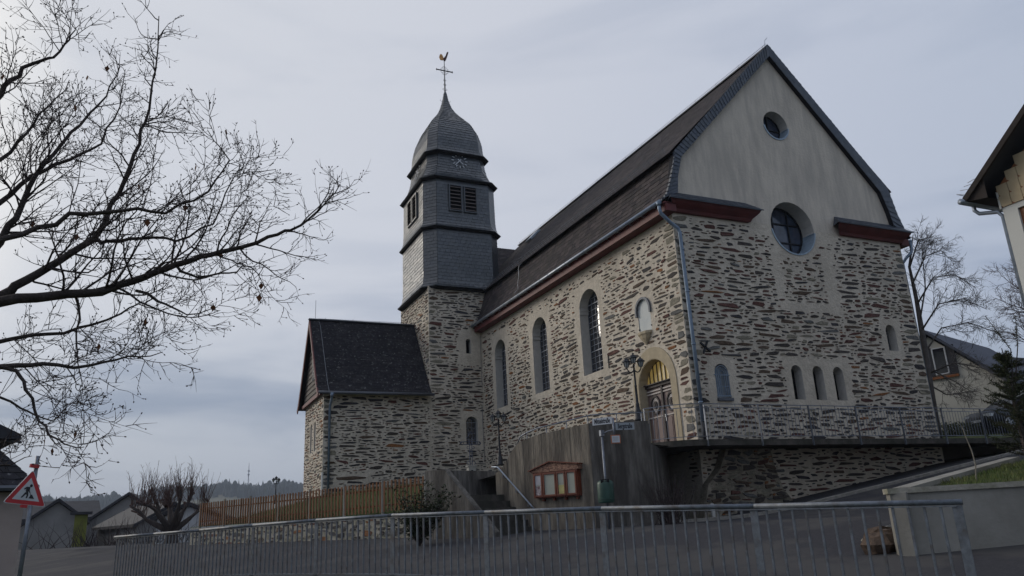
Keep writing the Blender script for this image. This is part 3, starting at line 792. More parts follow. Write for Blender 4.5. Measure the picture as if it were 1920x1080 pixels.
# --- door
def archline(cx, w, z0, zt, n=16):
    r = w/2; return [(cx-r, z0)]+[(cx+r*cos(pi-pi*i/n), zt-r+r*sin(pi*i/n)) for i in range(n+1)]+[(cx+r, z0)]
m = MB(); ring(m, NW, archline(-DOORC, 1.84, -.12, 2.87), archline(-DOORC, 2.46, -.12, 3.26), -.02, .035); 
ring(m, NW, archline(-DOORC, 1.80, -.12, 2.85), archline(-DOORC, 1.84, -.12, 2.87), -.38, .02)
dsur = m.build('door_surround', 'sandstone', church)
dd = empty('door', NW.p(-DOORC, -.1, -.55)); dd.parent = church; dd.location = V(NW.p(-DOORC, -.1, -.55))-wloc(church)
DN = -.32; zt_ = 2.02
m = MB(); flatpoly(m, NW, arch(-DOORC, 1.86, -.25, 2.88, 14), DN-.07); m.build('door_backing', 'door_dark', dd)
for s in (-1, 1):
    lf = MB(); cx = -DOORC+s*.45
    lf.box(NW.p(cx, .94, DN), .86, 2.14, .06, NW.ax()); leaf = lf.build('door_leaf', 'door_wood', dd)
    for (u, z, w, h) in ((-.17, .50, .30, .98), (.19, .50, .30, .98)):
        p_ = MB(); p_.box(NW.p(cx+u, z, DN+.035), w, h, .03, NW.ax(), 0); p_.box(NW.p(cx+u, z, DN+.055), w-.09, h-.09, .02, NW.ax(), 0); p_.build('door_panel', 'door_wood', leaf)
    for z in (1.02, 1.90, 1.80):
        p_ = MB(); p_.box(NW.p(cx, z, DN+.045), .84, .045, .05, NW.ax()); p_.build('door_moulding', 'door_trim', leaf)
    o_ = MB()
    def octo(rx, rz, n): return [(cx+rx*cos(radians(22.5+45*k)), 1.42+rz*sin(radians(22.5+45*k))) for k in range(8)]
    o1, o2, o3 = octo(.27, .33, 0), octo(.21, .27, 0), octo(.20, .26, 0)
    ring(o_, NW, o2+[o2[0]], o1+[o1[0]], DN+.02, DN+.08, 0); flatpoly(o_, NW, o3, DN+.04, 1)
    for k in range(10):
        a = 2*pi*k/10; o_.box(NW.p(cx+.075*cos(a), 1.42+.095*sin(a), DN+.06), .05, .06, .05, NW.ax(), 0)
    o_.box(NW.p(cx, 1.42, DN+.07), .08, .10, .06, NW.ax(), 0)
    o_.build('rosette', ['door_dark', 'door_trim'], leaf)
m = MB(); m.box(NW.p(-DOORC, .95, DN+.06), .09, 2.14, .06, NW.ax()); m.build('astragal', 'door_dark', dd)
m = MB(); m.bar(NW.p(-DOORC+.12, .95, DN+.10), NW.p(-DOORC+.12, 1.05, DN+.10), .03, .03); m.box(NW.p(-DOORC+.12, .93, DN+.08), .04, .2, .02, NW.ax()); m.build('door_handle', 'alloy', dd)
m = MB(); m.box(NW.p(-DOORC, zt_+.03, DN+.05), 1.82, .10, .12, NW.ax()); m.box(NW.p(-DOORC, zt_+.09, DN+.08), 1.82, .03, .2, NW.ax()); m.build('transom', 'door_dark', dd)
m = MB(); flatpoly(m, NW, [(-DOORC-.90, zt_+.1)]+[(-DOORC+.90*cos(pi-pi*i/14), max(zt_+.1, 1.97+.86*sin(pi*i/14))) for i in range(15)]+[(-DOORC+.90, zt_+.1)], DN+.0); fan = m.build('fanlight', 'fanlight', dd)
m = MB()
for i in range(1, 8):
    u = -.90+1.8*i/8; h = max(.05, sqrt(max(0, .81-u*u))+1.97-zt_-.1); m.box(NW.p(-DOORC+u, zt_+.1+h/2, DN+.02), .028, h, .03, NW.ax())
m.build('glazing_bars', 'door_dark', fan)

# --- niche with glass front and corbel
m = MB(); flatpoly(m, NW, arch(-2.12, .72, 3.80, 4.97), -.02); np_ = m.build('niche_pane', 'glass_niche', church)
m = MB(); ring(m, NW, archline(-2.12, .74, 4.45, 4.98), archline(-2.12, .90, 4.45, 5.06), -.01, .07); m.build('niche_hood', 'lead', np_)
m = MB(); vs = []; k = 10
for (hw, dp, z) in ((.37, .20, 3.84), (.37, .20, 3.76), (.33, .17, 3.72), (.25, .14, 3.62), (.12, .08, 3.50), (.05, .04, 3.42)):
    vs += [NW.p(-2.12-hw*cos(pi*i/k), z, dp*sin(pi*i/k)*(1+.10*(i % 2))) for i in range(k+1)]
fs = [(r_*(k+1)+i, r_*(k+1)+i+1, (r_+1)*(k+1)+i+1, (r_+1)*(k+1)+i) for r_ in range(5) for i in range(k)]
m.add(vs, fs); m.add(vs[:k+1], [tuple(range(k+1))]); m.build('niche_corbel', 'sandstone', church)
for z in (4.0, 4.7):
    for s in (-.37, .37): m = MB(); m.box(NW.p(-2.12+s, z, .0), .05, .05, .02, NW.ax()); m.build('pane_clip', 'iron', np_)

# ================================================================== BELL TOWER
TC = V((-.75, 19.15, 0)); KY = 1.155
tower = empty('bell_tower', (TC.x, TC.y, -.4), 'bell tower of rubble stone with slate belfry, onion roof and clock', 'tower')
TS = Fr((0, 16.69, 0), (1, 0, 0)); TW = Fr((-2.83, 0, 0), (0, -1, 0))
SBT = StoneBank(tower); RT_ = random.Random(21)
slit = arch(-.74, .27, 6.19, 6.95, 7); awin = arch(-.69, .62, 1.66, 3.01)
mb = MB(); panel(mb, TS, [(-2.83, -.6), (0.05, -.6), (0.05, 7.2), (1.33, 9.0), (1.33, 9.62), (-2.83, 9.62)], [slit, awin], .32)
tsw = mb.build('tower_wall', ['mortar', 'reveal'], tower)
mb = MB(); panel(mb, TW, [(-21.61, -.6), (-16.69, -.6), (-16.69, 9.62), (-21.61, 9.62)], [])
mb.quad((-2.83, 21.61, -.6), (1.33, 21.61, -.6), (1.33, 21.61, 9.62), (-2.83, 21.61, 9.62))
tww = mb.build('tower_wall', ['mortar', 'reveal'], tower)
tb = [bbox_gap(slit, .28), bbox_gap(awin, .26), (-1.25, 5.6, .05, 7.4)]
def keepT(u, v, w, h):
    if any(hits(u, v, w, h, b) for b in tb): return 0
    if u-w/2 < -2.81 or v > 9.45: return 0
    if u+w/2 > .03 and (v < 7.3 or u > (v-7.0)*.6): return 0
    return .95
qT = quoins(RT_, -2.83, 1, 4.3, 9.4, [8, 4, 6, 3, 45, 18, 14, 2], .3, .9)
stT = scatter(RT_, -2.83, -.4, 1.2, 9.45, keepT, SIZES, [34, 24, 14, 2, 4, 5, 12, 8], taken=[q[:4] for q in qT])
SBT.add(TS, tsw, qT+stT)
qT2 = [(q[0], q[1], q[2]*.8, q[3], q[4], q[5], q[6]) for q in quoins(RT_, -16.69, -1, 4.3, 9.4, [8, 4, 6, 5, 45, 18, 14, 2], .3, .7)]
stT2 = scatter(RT_, -21.6, 4.0, -16.7, 9.45, lambda u, v, w, h: .95, SIZES, [14, 8, 26, 9, 14, 8, 20, 2], taken=[q[:4] for q in qT2])
SBT.add(TW, tww, qT2+stT2); SBT.flush()
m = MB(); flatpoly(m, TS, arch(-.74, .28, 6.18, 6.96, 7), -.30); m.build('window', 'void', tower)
lattice(TS, -.69, .62, 1.66, 3.01, -.30, 2, 5, tower)
m = MB(); m.tube([TS.p(-.12, 3.5, .02), TS.p(-.11, 2.2, .02), TS.p(-.08, .8, .02)], .014, 5); m.tube([TS.p(-.08, 7.1, .015), TS.p(-.08, 4.5, .015)], .009, 4); m.build('conduit', 'lead', tower)

PROF = [(2.38, 9.58), (2.27, 9.68), (2.17, 9.86), (2.12, 10.15), (2.11, 12.88)]   # (half width, height)
P2 = [(2.29, 12.92), (2.17, 13.08), (2.10, 13.3), (2.07, 13.7), (2.05, 15.78)]
P3 = [(2.24, 15.80), (2.06, 15.98), (1.92, 16.25), (1.80, 16.6), (1.72, 17.0), (1.67, 17.52)]
P4 = [(1.90, 17.55), (1.73, 17.70), (1.66, 18.0), (1.62, 18.6), (1.48, 19.25), (1.21, 19.94), (.87, 20.43), (.53, 20.93), (.30, 21.4), (.15, 21.95), (.05, 22.6)]
def octring(h, z):
    hx, hy, ch = h, h*KY, h*.27
    pts = [(-hx+ch, -hy), (hx-ch, -hy), (hx, -hy+ch), (hx, hy-ch), (hx-ch, hy), (-hx+ch, hy), (-hx, hy-ch), (-hx, -hy+ch)]
    return [V((TC.x+x, TC.y+y, z)) for x, y in pts]
tr = random.Random(9)
for nm, pf in (('belfry_lower_slates', PROF), ('belfry_slates', P2), ('clock_stage_slates', P3), ('onion_roof_slates', P4)):
    s = MB(); rings = [octring(h, z) for h, z in pf]
    for k in range(8):
        fa, la = poly_path([r[k] for r in rings]); fb_, lb = poly_path([r[(k+1) % 8] for r in rings])
        # align both edges by ring index
        seglen = [0]
        for i in range(len(pf)-1): seglen.append(seglen[-1]+((rings[i+1][k]+rings[i+1][(k+1) % 8])/2-(rings[i][k]+rings[i][(k+1) % 8])/2).length)
        T_ = seglen[-1]
        def mk(kk, seglen=seglen, rings=rings):
            def f(sv):
                for i in range(len(seglen)-1):
                    if sv <= seglen[i+1] or i == len(seglen)-2:
                        return rings[i][kk].lerp(rings[i+1][kk], (sv-seglen[i])/(seglen[i+1]-seglen[i]))
            return f
        slates(s, tr, mk(k), mk((k+1) % 8), T_, .185, .27 if k % 2 == 0 else .5, lift=.022, diag=.33 if k % 2 == 0 else .5)
    tag(s.build(nm, SLT, tower), kind='stuff')
    b = MB()
    for i in range(len(rings)-1):
        inn0 = [p.lerp(V((TC.x, TC.y, p.z)), .008) for p in rings[i]]; inn1 = [p.lerp(V((TC.x, TC.y, p.z)), .008) for p in rings[i+1]]
        for k in range(8): b.quad(inn0[k], inn0[(k+1) % 8], inn1[(k+1) % 8], inn1[k])
    # soffit under the flared skirt
    h0, z0 = pf[0]; lo = octring(h0*.995, z0-.015); lo2 = octring(h0-.05, z0-.07); inn = octring(h0-.30, z0-.12)
    for k in range(8):
        b.quad(lo[k], lo[(k+1) % 8], lo2[(k+1) % 8], lo2[k]); b.quad(lo2[k], lo2[(k+1) % 8], inn[(k+1) % 8], inn[k])
        b.quad(lo[k], lo[(k+1) % 8], rings[0][(k+1) % 8], rings[0][k])
    b.build('skirt_deck', 'underlay', tower)
    # dark corner joints
# louvred sound openings on two sides
def louvres(fr, cx, z0, z1, w, gapw, n0):
    for s in (-1, 1):
        c = cx+s*(w/2+gapw/2)
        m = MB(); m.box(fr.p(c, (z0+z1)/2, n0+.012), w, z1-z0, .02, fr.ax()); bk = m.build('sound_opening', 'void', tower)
        m = MB()
        for t in (-1, 1): m.box(fr.p(c+t*w/2, (z0+z1)/2, n0+.05), .05, z1-z0+.08, .10, fr.ax())
        for z in (z0, z1): m.box(fr.p(c, z, n0+.051), w+.05, .05, .10, fr.ax())
        m.build('opening_frame', 'slate_tower_1', bk)
        n = 7
        for i in range(n):
            z = z0+(z1-z0)*(i+.55)/n; m = MB()
            a = radians(48); Vv = fr.V*cos(a)+fr.N*-sin(a); Nn = fr.N*cos(a)+fr.V*sin(a)
            m.box(fr.p(c, z, n0+.055), w-.06, .15, .018, (fr.U, Vv, Nn)); m.build('slat', 'louvre', bk)
louvres(Fr((TC.x, TC.y-2.055*KY, 0), (1, 0, 0)), -.02, 13.95, 15.42, .69, .17, .02)
louvres(Fr((TC.x-2.055, TC.y, 0), (0, -1, 0)), .05, 14.0, 15.42, .72, .17, .02)
# clock dials: metal batons and hands straight on the slates
for fr, nm in ((Fr((TC.x, TC.y-1.715*KY-.04, 17.12), (1, 0, 0), (0, .16, 1)), 's'), (Fr((TC.x-1.715-.04, TC.y, 17.12), (0, -1, 0), (.14, 0, 1)), 'w')):
    m = MB(); m.box(fr.p(0, 0, .02), .05, .05, .05, fr.ax()); ck = m.build('clock', 'clock_white', tower)
    for k in range(12):
        a = 2*pi*k/12; d = fr.U*sin(a)+fr.V*cos(a); m = MB(); m.bar(fr.p(0, 0, .03)+d*.33, fr.p(0, 0, .03)+d*.47, .045, .02, fr.N); m.build('hour_mark', 'clock_white', ck)
    for a, l, nmh in ((radians(222), .42, 'minute_hand'), (radians(137), .30, 'hour_hand')):
        d = fr.U*sin(a)+fr.V*cos(a); m = MB(); m.bar(fr.p(0, 0, .05)-d*.14, fr.p(0, 0, .05)+d*l, .045, .02, fr.N); m.build(nmh, 'clock_white', ck)
# spire cross with scrolls, and the cock
T0 = V((TC.x, TC.y, 22.55))
def scroll(mb, c, ax, az, r, sgn, up, rad=.012):
    pts = []
    for i in range(11):
        a = i/10*1.6*pi; rr_ = r*(1-.55*i/10); pts.append(V(c)+ax*(sgn*(r+rr_*-cos(a)))+az*(up*rr_*sin(a)))
    mb.tube(pts, rad, 4)
X_ = V((1, 0, 0)); Z_ = V((0, 0, 1))
m = MB(); m.tube([T0-Z_*.5, T0+Z_*.1, T0+Z_*1.2, T0+Z_*2.2], [.05, .045, .03, .02], 6)
m.bar(T0+Z_*1.52-X_*.50, T0+Z_*1.52+X_*.50, .05, .05); 
for s in (-1, 1): m.box(T0+Z_*1.52+X_*s*.5, .05, .05, .10)
for sx in (-1, 1):
    for sz in (-1, 1):
        scroll(m, T0+Z_*(1.52+sz*.08)+X_*sx*.06, X_, Z_, .10, sx, sz); scroll(m, T0+Z_*(1.52+sz*.22)+X_*sx*.01, X_, Z_, .06, sx, sz)
    scroll(m, T0+Z_*.25, X_, Z_, .08, sx, -1); scroll(m, T0+Z_*.55, X_, Z_, .05, sx, 1); scroll(m, T0+Z_*.85, X_, Z_, .05, sx, 1)
    m.tube([T0+Z_*-.55+X_*sx*.12, T0+Z_*-.62+X_*sx*.25, T0+Z_*-.5+X_*sx*.32], .012, 4)
m.build('tower_cross', 'iron', tower)
ck_b = MB(); c0 = T0+Z_*2.2; cy = V((0, .02, 0)); tilt = V((.94, -.34, 0)).normalized(); cy = V((.34, .94, 0))*.025
def flat(pts): return [c0+tilt*x+Z_*z for x, z in pts]
ck_b.prism(flat([(-.04, .02), (.06, .0), (.13, .14), (.20, .36), (.24, .50), (.27, .60), (.21, .64), (.15, .56), (.09, .36), (.02, .26), (-.06, .20)]), cy*2)
ckb = ck_b.build('weathercock', 'cock_dark', tower)
m = MB(); m.prism([p-cy for p in flat([(-.03, .10), (-.10, .04), (-.24, .08), (-.30, .24), (-.26, .42), (-.18, .48), (-.10, .40), (-.05, .26)])], cy*2); m.build('cock_tail', 'gold', ckb)
# tower side downpipe from the belfry eave
m = MB(); m.tube([(1.30, 16.55, 9.50), (1.30, 16.52, 9.25), (1.42, 16.5, 9.0), (1.42, 16.5, 8.8)], .05, 8); m.tube([(.92, 16.5, 9.45), (.92, 16.5, 9.2), (1.0, 16.45, 9.05), (.55, 16.42, 7.9)], .03, 6); m.build('tower_downpipe', 'galv', tower, True)
m = MB(); m.tube([(-2.2, 16.56, 9.52), (1.0, 16.56, 9.50)], .03, 6); m.build('lead_flashing', 'lead', tower)

# ================================================================== ANNEX
annex = empty('church_annex', (-5.4, 19.1, -.3), 'low rubble stone annex with steep dark slate roof beside the tower', 'annex')
SBA = StoneBank(annex); RA = random.Random(33)
AS = Fr((0, 16.702, 0), (1, 0, 0)); AW = Fr((-7.95, 0, 0), (0, -1, 0))
mb = MB(); panel(mb, AS, [(-7.95, -1.2), (-2.832, -1.2), (-2.832, 4.2), (-7.95, 4.2)], [])
aws = mb.build('annex_wall', ['mortar', 'reveal'], annex)
asl = [arch(-y, .42, 1.58, 3.0, 7) for y in (18.75, 19.75)]
mb = MB(); panel(mb, AW, [(-21.55, -1.2), (-16.702, -1.2), (-16.702, 4.2), (-21.55, 4.2)], asl, .3)
mb.quad((-7.95, 21.55, -1.2), (-2.83, 21.55, -1.2), (-2.83, 21.55, 4.2), (-7.95, 21.55, 4.2))
aww = mb.build('annex_wall', ['mortar', 'reveal'], annex)
qA = quoins(RA, -7.95, 1, -.6, 3.9, [10, 8, 4, 1, 40, 22, 12, 6], .3, .75)
CA = [34, 28, 13, 2, 4, 5, 8, 10]
stA = scatter(RA, -7.95, -.7, -2.84, 3.95, lambda u, v, w, h: 1.0 if v < 3.3 else .6, SIZES, CA, taken=[q[:4] for q in qA], gap=.032)
big = [(-6.6, .18, 1.55, .20, .01, 4, 6), (-7.3, -.33, .8, .2, 0, 6, 1), (-5.5, .62, .62, .15, .02, 9, 0)]
stA = [s for s in stA if not any(abs(s[0]-b[0]) < (s[2]+b[2])/2+.02 and abs(s[1]-b[1]) < (s[3]+b[3])/2+.02 for b in big)]
SBA.add(AS, aws, qA+stA+big)
qA2 = quoins(RA, -16.70, -1, -.6, 3.9, [8, 4, 4, 4, 50, 20, 14, 2], .25, .55)
ab_ = [bbox_gap(a, .12) for a in asl]
stA2 = scatter(RA, -21.5, -.7, -16.71, 3.95, lambda u, v, w, h: 0 if any(hits(u, v, w, h, b) for b in ab_) else .95, SIZES, [10, 4, 16, 14, 22, 10, 24, 1], taken=[q[:4] for q in qA2])
SBA.add(AW, aww, qA2+stA2); SBA.flush()
for a in asl:
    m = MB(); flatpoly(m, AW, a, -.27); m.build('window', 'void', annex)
AR = random.Random(14); XL, XR = -8.32, -2.84
ap = [(16.24, 3.98), (16.55, 4.28), (17.0, 4.92), (19.12, 8.12)]
fap, lap = poly_path([(0, y, z) for y, z in ap])
s = MB(); slates(s, AR, lambda t: V((XL, fap(t/lap).y, fap(t/lap).z)), lambda t: V((XR, fap(t/lap).y, fap(t/lap).z)), lap, .19, .26, lift=.014, diag=0)
slates(s, AR, lambda t: V((XR, 38.24-fap(t/lap).y, fap(t/lap).z)), lambda t: V((XL, 38.24-fap(t/lap).y, fap(t/lap).z)), lap, .3, .4)
tag(s.build('roof_slates', SLA, annex), kind='stuff')
m = MB()
for (y0, z0), (y1, z1) in zip(ap[:-1], ap[1:]):
    m.quad((XL, y0, z0-.02), (XR, y0, z0-.02), (XR, y1, z1-.02), (XL, y1, z1-.02)); m.quad((XL, 38.24-y0, z0-.02), (XR, 38.24-y0, z0-.02), (XR, 38.24-y1, z1-.02), (XL, 38.24-y1, z1-.02))
m.build('roof_deck', 'underlay', annex)
m = MB(); m.bar((XL-.02, 19.12, 8.14), (XR, 19.12, 8.14), .24, .05); m.build('ridge_cap', 'lead', annex)
m = MB(); m.tube([(XL+.05, 16.19, 3.98), (XR+.06, 16.19, 3.98)], .07, 8)
m.build('gutter', 'lead', annex, True)
m = MB(); m.tube([(-7.68, 16.19, 3.97), (-7.68, 16.19, 3.74), (-7.68, 16.55, 3.45), (-7.68, 16.62, 3.3), (-7.68, 16.62, -.5)], .055, 8); m.tube([(-7.68, 16.19, 3.96), (-7.68, 16.19, 3.75)], [.10, .06], 8); m.build('downpipe', 'zinc_blue', annex, True)
# clad west gable with red barge boards and a flaking louvre
m = MB(); nb_ = 16
for i in range(nb_):
    z0 = 4.05+3.9*i/nb_; z1 = z0+3.9/nb_*1.02
    hw = lambda z: max(0.02, (8.0-z)/3.95*2.62)
    b = MB(); b.prism([(-8.02-.02, 19.12-hw(z0), z0), (-8.02-.02, 19.12+hw(z0), z0), (-8.02+.015, 19.12+hw(z1), z1), (-8.02+.015, 19.12-hw(z1), z1)], (-.02, 0, 0)); b.build('board', 'board_grey', annex)
for s in (-1, 1):
    m = MB()
    pr = [(16.24, 3.86), (16.62, 4.22), (17.05, 4.85), (19.12, 8.0)]
    for (y0, z0), (y1, z1) in zip(pr[:-1], pr[1:]):
        if s > 0: y0, y1 = 38.24-y0, 38.24-y1
        m.bar((XL+.03, y0, z0), (XL+.03, y1, z1), .05, .20, V((0, 0, 1)))
    m.build('barge_board', 'red_paint', annex)
m = MB(); m.box((-8.09, 19.12, 4.04), .10, 4.85, .16); m.build('sill_board', 'red_paint', annex)
m = MB(); m.box((-8.06, 18.55, 5.65), .06, .62, 1.30); lv = m.build('gable_louvre', 'void', annex)
for i in range(8):
    m = MB(); m.box((-8.105, 18.55+.04*sin(i*2.1), 5.12+i*.155), .03, .60-.1*(i % 3), .05, (V((.8, 0, .6)), V((0, 1, 0)), V((-.6, 0, .8)))); m.build('slat', 'flaked_white', lv)
m = MB()
for dy in (-.33, .0, .33): m.box((-8.10, 18.55+dy, 5.62), .05, .05, 1.34)
m.build('louvre_frame', 'flaked_white', lv)
m = MB(); m.tube([(-7.85, 19.12, 8.2), (-3.2, 19.12, 8.24)], .010, 4); m.tube([(-7.85, 19.12, 8.2)]+[(-7.8, fap(t).y-.03, fap(t).z+.05) for t in (.9, .6, .3, .1, 0)], .012, 4)
m.tube([(-8.0, 19.12, 8.1), (-8.0, 19.12, 9.15)], .010, 4)
for i in range(4): m.bar((-7.5+i*1.4, 19.12, 8.12), (-7.5+i*1.4, 19.12, 8.26), .02)
m.build('lightning_wire', 'galv', annex)
m = MB(); m.tube([(-8.15, 15.6, -.9), (-8.15, 15.6, .38)], .05, 8); tag(m.build('pale_post', 'pvc_white'), 'short pale post standing at the annex corner', 'post')

# ================================================================== TERRACE, CONCRETE WALLS, STAIRS
def atz(px, py, z):
    r = FW + RT*((px-960)/F_PX) - UP*((py-540)/F_PX); return CAM + r*((z-CAM.z)/r.z)
def online(px, py, A, D):
    r = FW + RT*((px-960)/F_PX) - UP*((py-540)/F_PX)
    det = r.x*-D.y + D.x*r.y; bx, by = A.x-CAM.x, A.y-CAM.y
    s = (bx*-D.y + D.x*by)/det; return CAM+r*s
WF = Fr(P, tuple(-UD))                       # street face of the stair wall: u = -a
PQd = (Q-P).normalized(); PF = Fr(P, tuple(PQd))
rw = empty('concrete_retaining_wall', (P.x, P.y, -2.4), 'tall stained board-marked concrete wall carrying the notice board', 'wall')
m = MB(); pr = [(0, -2.9), (0, .25), (-1.0, .19), (-1.81, .13), (-2.2, .07), (-2.45, .0), (-2.7, -.20), (-2.92, -.48), (-3.15, -.68), (-3.32, -.74), (-3.32, -2.9)]
m.prism([WF.p(u, z, -.012) for u, z in pr], -WF.N*.238); m.build('wall_panel', 'concrete_warm', rw)
def board_face(fr, u0, u1, top, zb, name, mt, rng):
    """connected skin of vertical formwork boards, each cast a few millimetres in or out"""
    mb_ = MB(); u = u0; prev = None; vs = []; fs = []
    while u < u1-.01:
        w = min(rng.uniform(.10, .19), u1-u); n = rng.uniform(-.004, .010); i = len(vs)
        for uu in (u, u+w): vs.extend([fr.p(uu, zb, n), fr.p(uu, top(uu), n), fr.p(uu, top(uu), -.03)])
        fs += [(i, i+3, i+4, i+1), (i+1, i+4, i+5, i+2)]
        if prev is not None: fs += [(prev, i, i+1, prev+1), (prev+1, i+1, i+2, prev+2)]
        prev = i+3; u += w
    mb_.add(vs, fs); return mb_.build(name, mt, rw)
tops = sorted((u, z) for u, z in pr if z > -2)
def wtop(u):
    for (a_, za_), (b_, zb_) in zip(tops[:-1], tops[1:]):
        if a_ <= u <= b_: return za_+(zb_-za_)*(u-a_)/max(1e-6, b_-a_)
    return tops[-1][1]
rbd = random.Random(19)
board_face(WF, -3.32, 0, wtop, -2.9, 'board_marked_face', 'concrete_warm', rbd)
board_face(PF, .0, 1.535, lambda u: .255, -2.9, 'board_marked_face', 'concrete', rbd)
m = MB(); m.prism([PF.p(.004, -2.9, -.012), PF.p(.004, .248, -.012), PF.p(1.535, .248, -.012), PF.p(1.535, -2.9, -.012)], -PF.N*.238); m.build('wall_panel', 'concrete', rw)
S_ = V((-1.25, -.12, 0)); QF = Fr(Q-PF.N*.25, tuple((S_-Q).normalized()))
m = MB(); m.prism([QF.p(0, -2.9, 0), QF.p(0, .25, 0), QF.p(.5, .25, 0), QF.p(.5, -.27, 0), QF.p(3.4, -.27, 0), QF.p(3.4, -2.9, 0)], -QF.N*.25); m.build('wall_panel', 'concrete', rw)
# low pipe rail on the wall top
wr = empty('wall_top_rail', (P.x, P.y, .25), 'low thin pipe rail along the top of the concrete wall', 'railing')
i_ = -.12
rp = [WF.p(-2.60, -.05, i_), WF.p(-2.45, .18, i_), WF.p(-2.2, .26, i_), WF.p(-1.81, .34, i_), WF.p(0, .47, i_), PF.p(.3, .48, i_), PF.p(1.45, .48, i_)]
m = MB(); m.tube(rp, .018, 6); m.build('top_rail', 'galv', wr, True)
for u, z0, z1 in ((-2.2, .0, .26), (-1.5, .1, .36), (-.8, .15, .41), (-.1, .2, .46)):
    m = MB(); m.bar(WF.p(u, z0, i_), WF.p(u, z1, i_), .022, .022); m.build('rail_post', 'galv', wr)
for u in (.75, 1.4):
    m = MB(); m.bar(PF.p(u, .2, i_), PF.p(u, .47, i_), .022, .022); m.build('rail_post', 'galv', wr)
# slab
ter = empty('terrace', (4, -.7, -.25), 'dark concrete terrace slab projecting round the foot of the gable', 'terrace')
sp = [(-2.75, 1.5), (-2.02, -.22), (-1.55, -.88), (-1.22, -1.16), (-.85, -1.28), (13.9, -1.30), (13.9, -.03), (-.03, -.03), (-.03, 4.6), (-3.6, 4.6)]
m = MB(); m.prism([(x, y, -.27) for x, y in sp], (0, 0, .17)); m.build('slab', 'concrete_slab', ter)
# railing
tr_ = empty('terrace_railing', (4, -1.3, -.1), 'thin grey steel railing with upright bars along the terrace', 'railing')
def panel_rail(pts, root, ztop, zlow, zmid, zbot, pitch, bar_r, mt, post=None, barname='baluster'):
    bar_me = {}
    for a, b in zip(pts[:-1], pts[1:]):
        a = V(a); b = V(b); l = (b-a).length; n = max(1, int(round(l/pitch)))
        m = MB(); m.bar(a+Z_*ztop, b+Z_*ztop, .035, .022); m.build('top_rail', mt, root)
        m = MB(); m.bar(a+Z_*zmid, b+Z_*zmid, .025, .018); m.build('middle_rail', mt, root)
        m = MB(); m.bar(a+Z_*zbot, b+Z_*zbot, .025, .018); m.build('bottom_rail', mt, root)
        for i in range(1, n):
            p = a.lerp(b, i/n)
            if 'b' not in bar_me:
                mm = MB(); mm.tube([(0, 0, zbot), (0, 0, zmid)], bar_r, 5); bar_me['b'] = center_mesh(mm, barname, [mt])
            inst(barname, bar_me['b'], root, p)
            if i % 4 == 0 and i < n-1: m = MB(); m.bar(p+Z_*zmid, p+Z_*ztop, .014, .014); m.build('rail_stub', mt, root)
posts = [V((-.72+1.95*k, -1.34, 0)) for k in range(8)]
path = [V((-1.97, -.20, 0)), V((-1.55, -.92, 0)), V((-1.2, -1.22, 0))] + posts
panel_rail(path, tr_, .89, -.1, .79, -.02, .135, .0085, 'galv')
for p in [path[0]]+posts:
    m = MB(); m.bar(p+V((0, -.02, -.30)), p+V((0, -.02, .89)), .055, .02, V((1, 0, 0))); m.build('rail_post', 'galv', tr_)
# rough buttress under the slab
bt = empty('rubble_buttress', (1.3, -.5, -2.3), 'rough crumbling rubble buttress under the terrace slab', 'buttress')
BF = Fr((0, -.30, 0), (1, 0, 0)); bo = [(-.45, -2.7), (3.1, -2.7), (3.15, -1.95), (2.75, -1.5), (2.55, -.9), (2.45, -.28), (.75, -.28), (.45, -.85), (-.05, -1.3), (-.25, -1.9)]
m = MB(); m.prism([BF.p(u, v, 0) for u, v in bo], (0, .30, 0)); bw = m.build('rubble_core', 'rubble_mortar', bt)
SBB = StoneBank(bt)
st = scatter(random.Random(4), -.5, -2.6, 3.2, -.3, lambda u, v, w, h: 1 if all(inpoly(u+dx*w*.45, v+dy*h*.45, bo) for dx in (-1, 1) for dy in (-1, 1)) else 0,
             [(.35, .7, .08, .18, 60), (.2, .45, .05, .14, 200), (.1, .25, .04, .09, 500)], [24, 8, 14, 8, 22, 14, 22, 2], gap=.004)
SBB.add(BF, bw, [(a, b, c, d, e+random.Random(int(a*999)).gauss(0, .12), f, g) for a, b, c, d, e, f, g in st], .012); SBB.flush()
m = MB(); m.tube([(-.35, -.75, -2.5), (-.35, -.75, -1.95), (-.33, -.70, -1.85)], .06, 8); tag(m.build('drain_stub', 'pvc_white', smooth=True), 'short pale plastic drain pipe at the foot of the rubble', 'pipe')

# stairs
stc = empty('concrete_stairs', tuple(ab(2.6, 6.9, -2.3)), 'dark concrete steps climbing between the stair walls', 'stairs')
for i in range(6):
    a0 = 2.0+i*.205; z1 = -2.36+(i+1)*.172
    m = MB(); m.prism([ab(a0, 6.30, -2.9), ab(a0, 7.59, -2.9), ab(3.5, 7.59, -2.9), ab(3.5, 6.30, -2.9)] if i == 0 else [ab(a0, 6.302, z1-.172), ab(a0, 7.588, z1-.172), ab(3.4, 7.588, z1-.172), ab(3.4, 6.302, z1-.172)], (0, 0, z1+2.9 if i == 0 else .172))
    m.build('step', 'concrete_slab', stc)
m = MB(); m.prism([ab(3.4, 6.30, -2.9), ab(3.4, 7.9, -2.9), ab(4.3, 7.9, -2.9), ab(4.3, 6.30, -2.9)], (0, 0, 1.57)); m.build('landing', 'concrete_slab', stc)
bwl = MB(); bwl.prism([ab(4.25, 6.12, -2.9), ab(4.25, 9.6, -2.9), ab(4.45, 9.6, -2.9), ab(4.45, 6.12, -2.9)], (0, 0, 2.30)); bwl.build('end_wall', 'concrete', stc)
pp = [(4.56, -2.9), (4.56, -.61), (3.81, -.61), (2.69, -1.66), (2.02, -2.28), (2.02, -2.9)]
m = MB(); m.prism([ab(a, 6.10, z) for a, z in pp], ND*.2); m.build('parapet', 'concrete', stc)
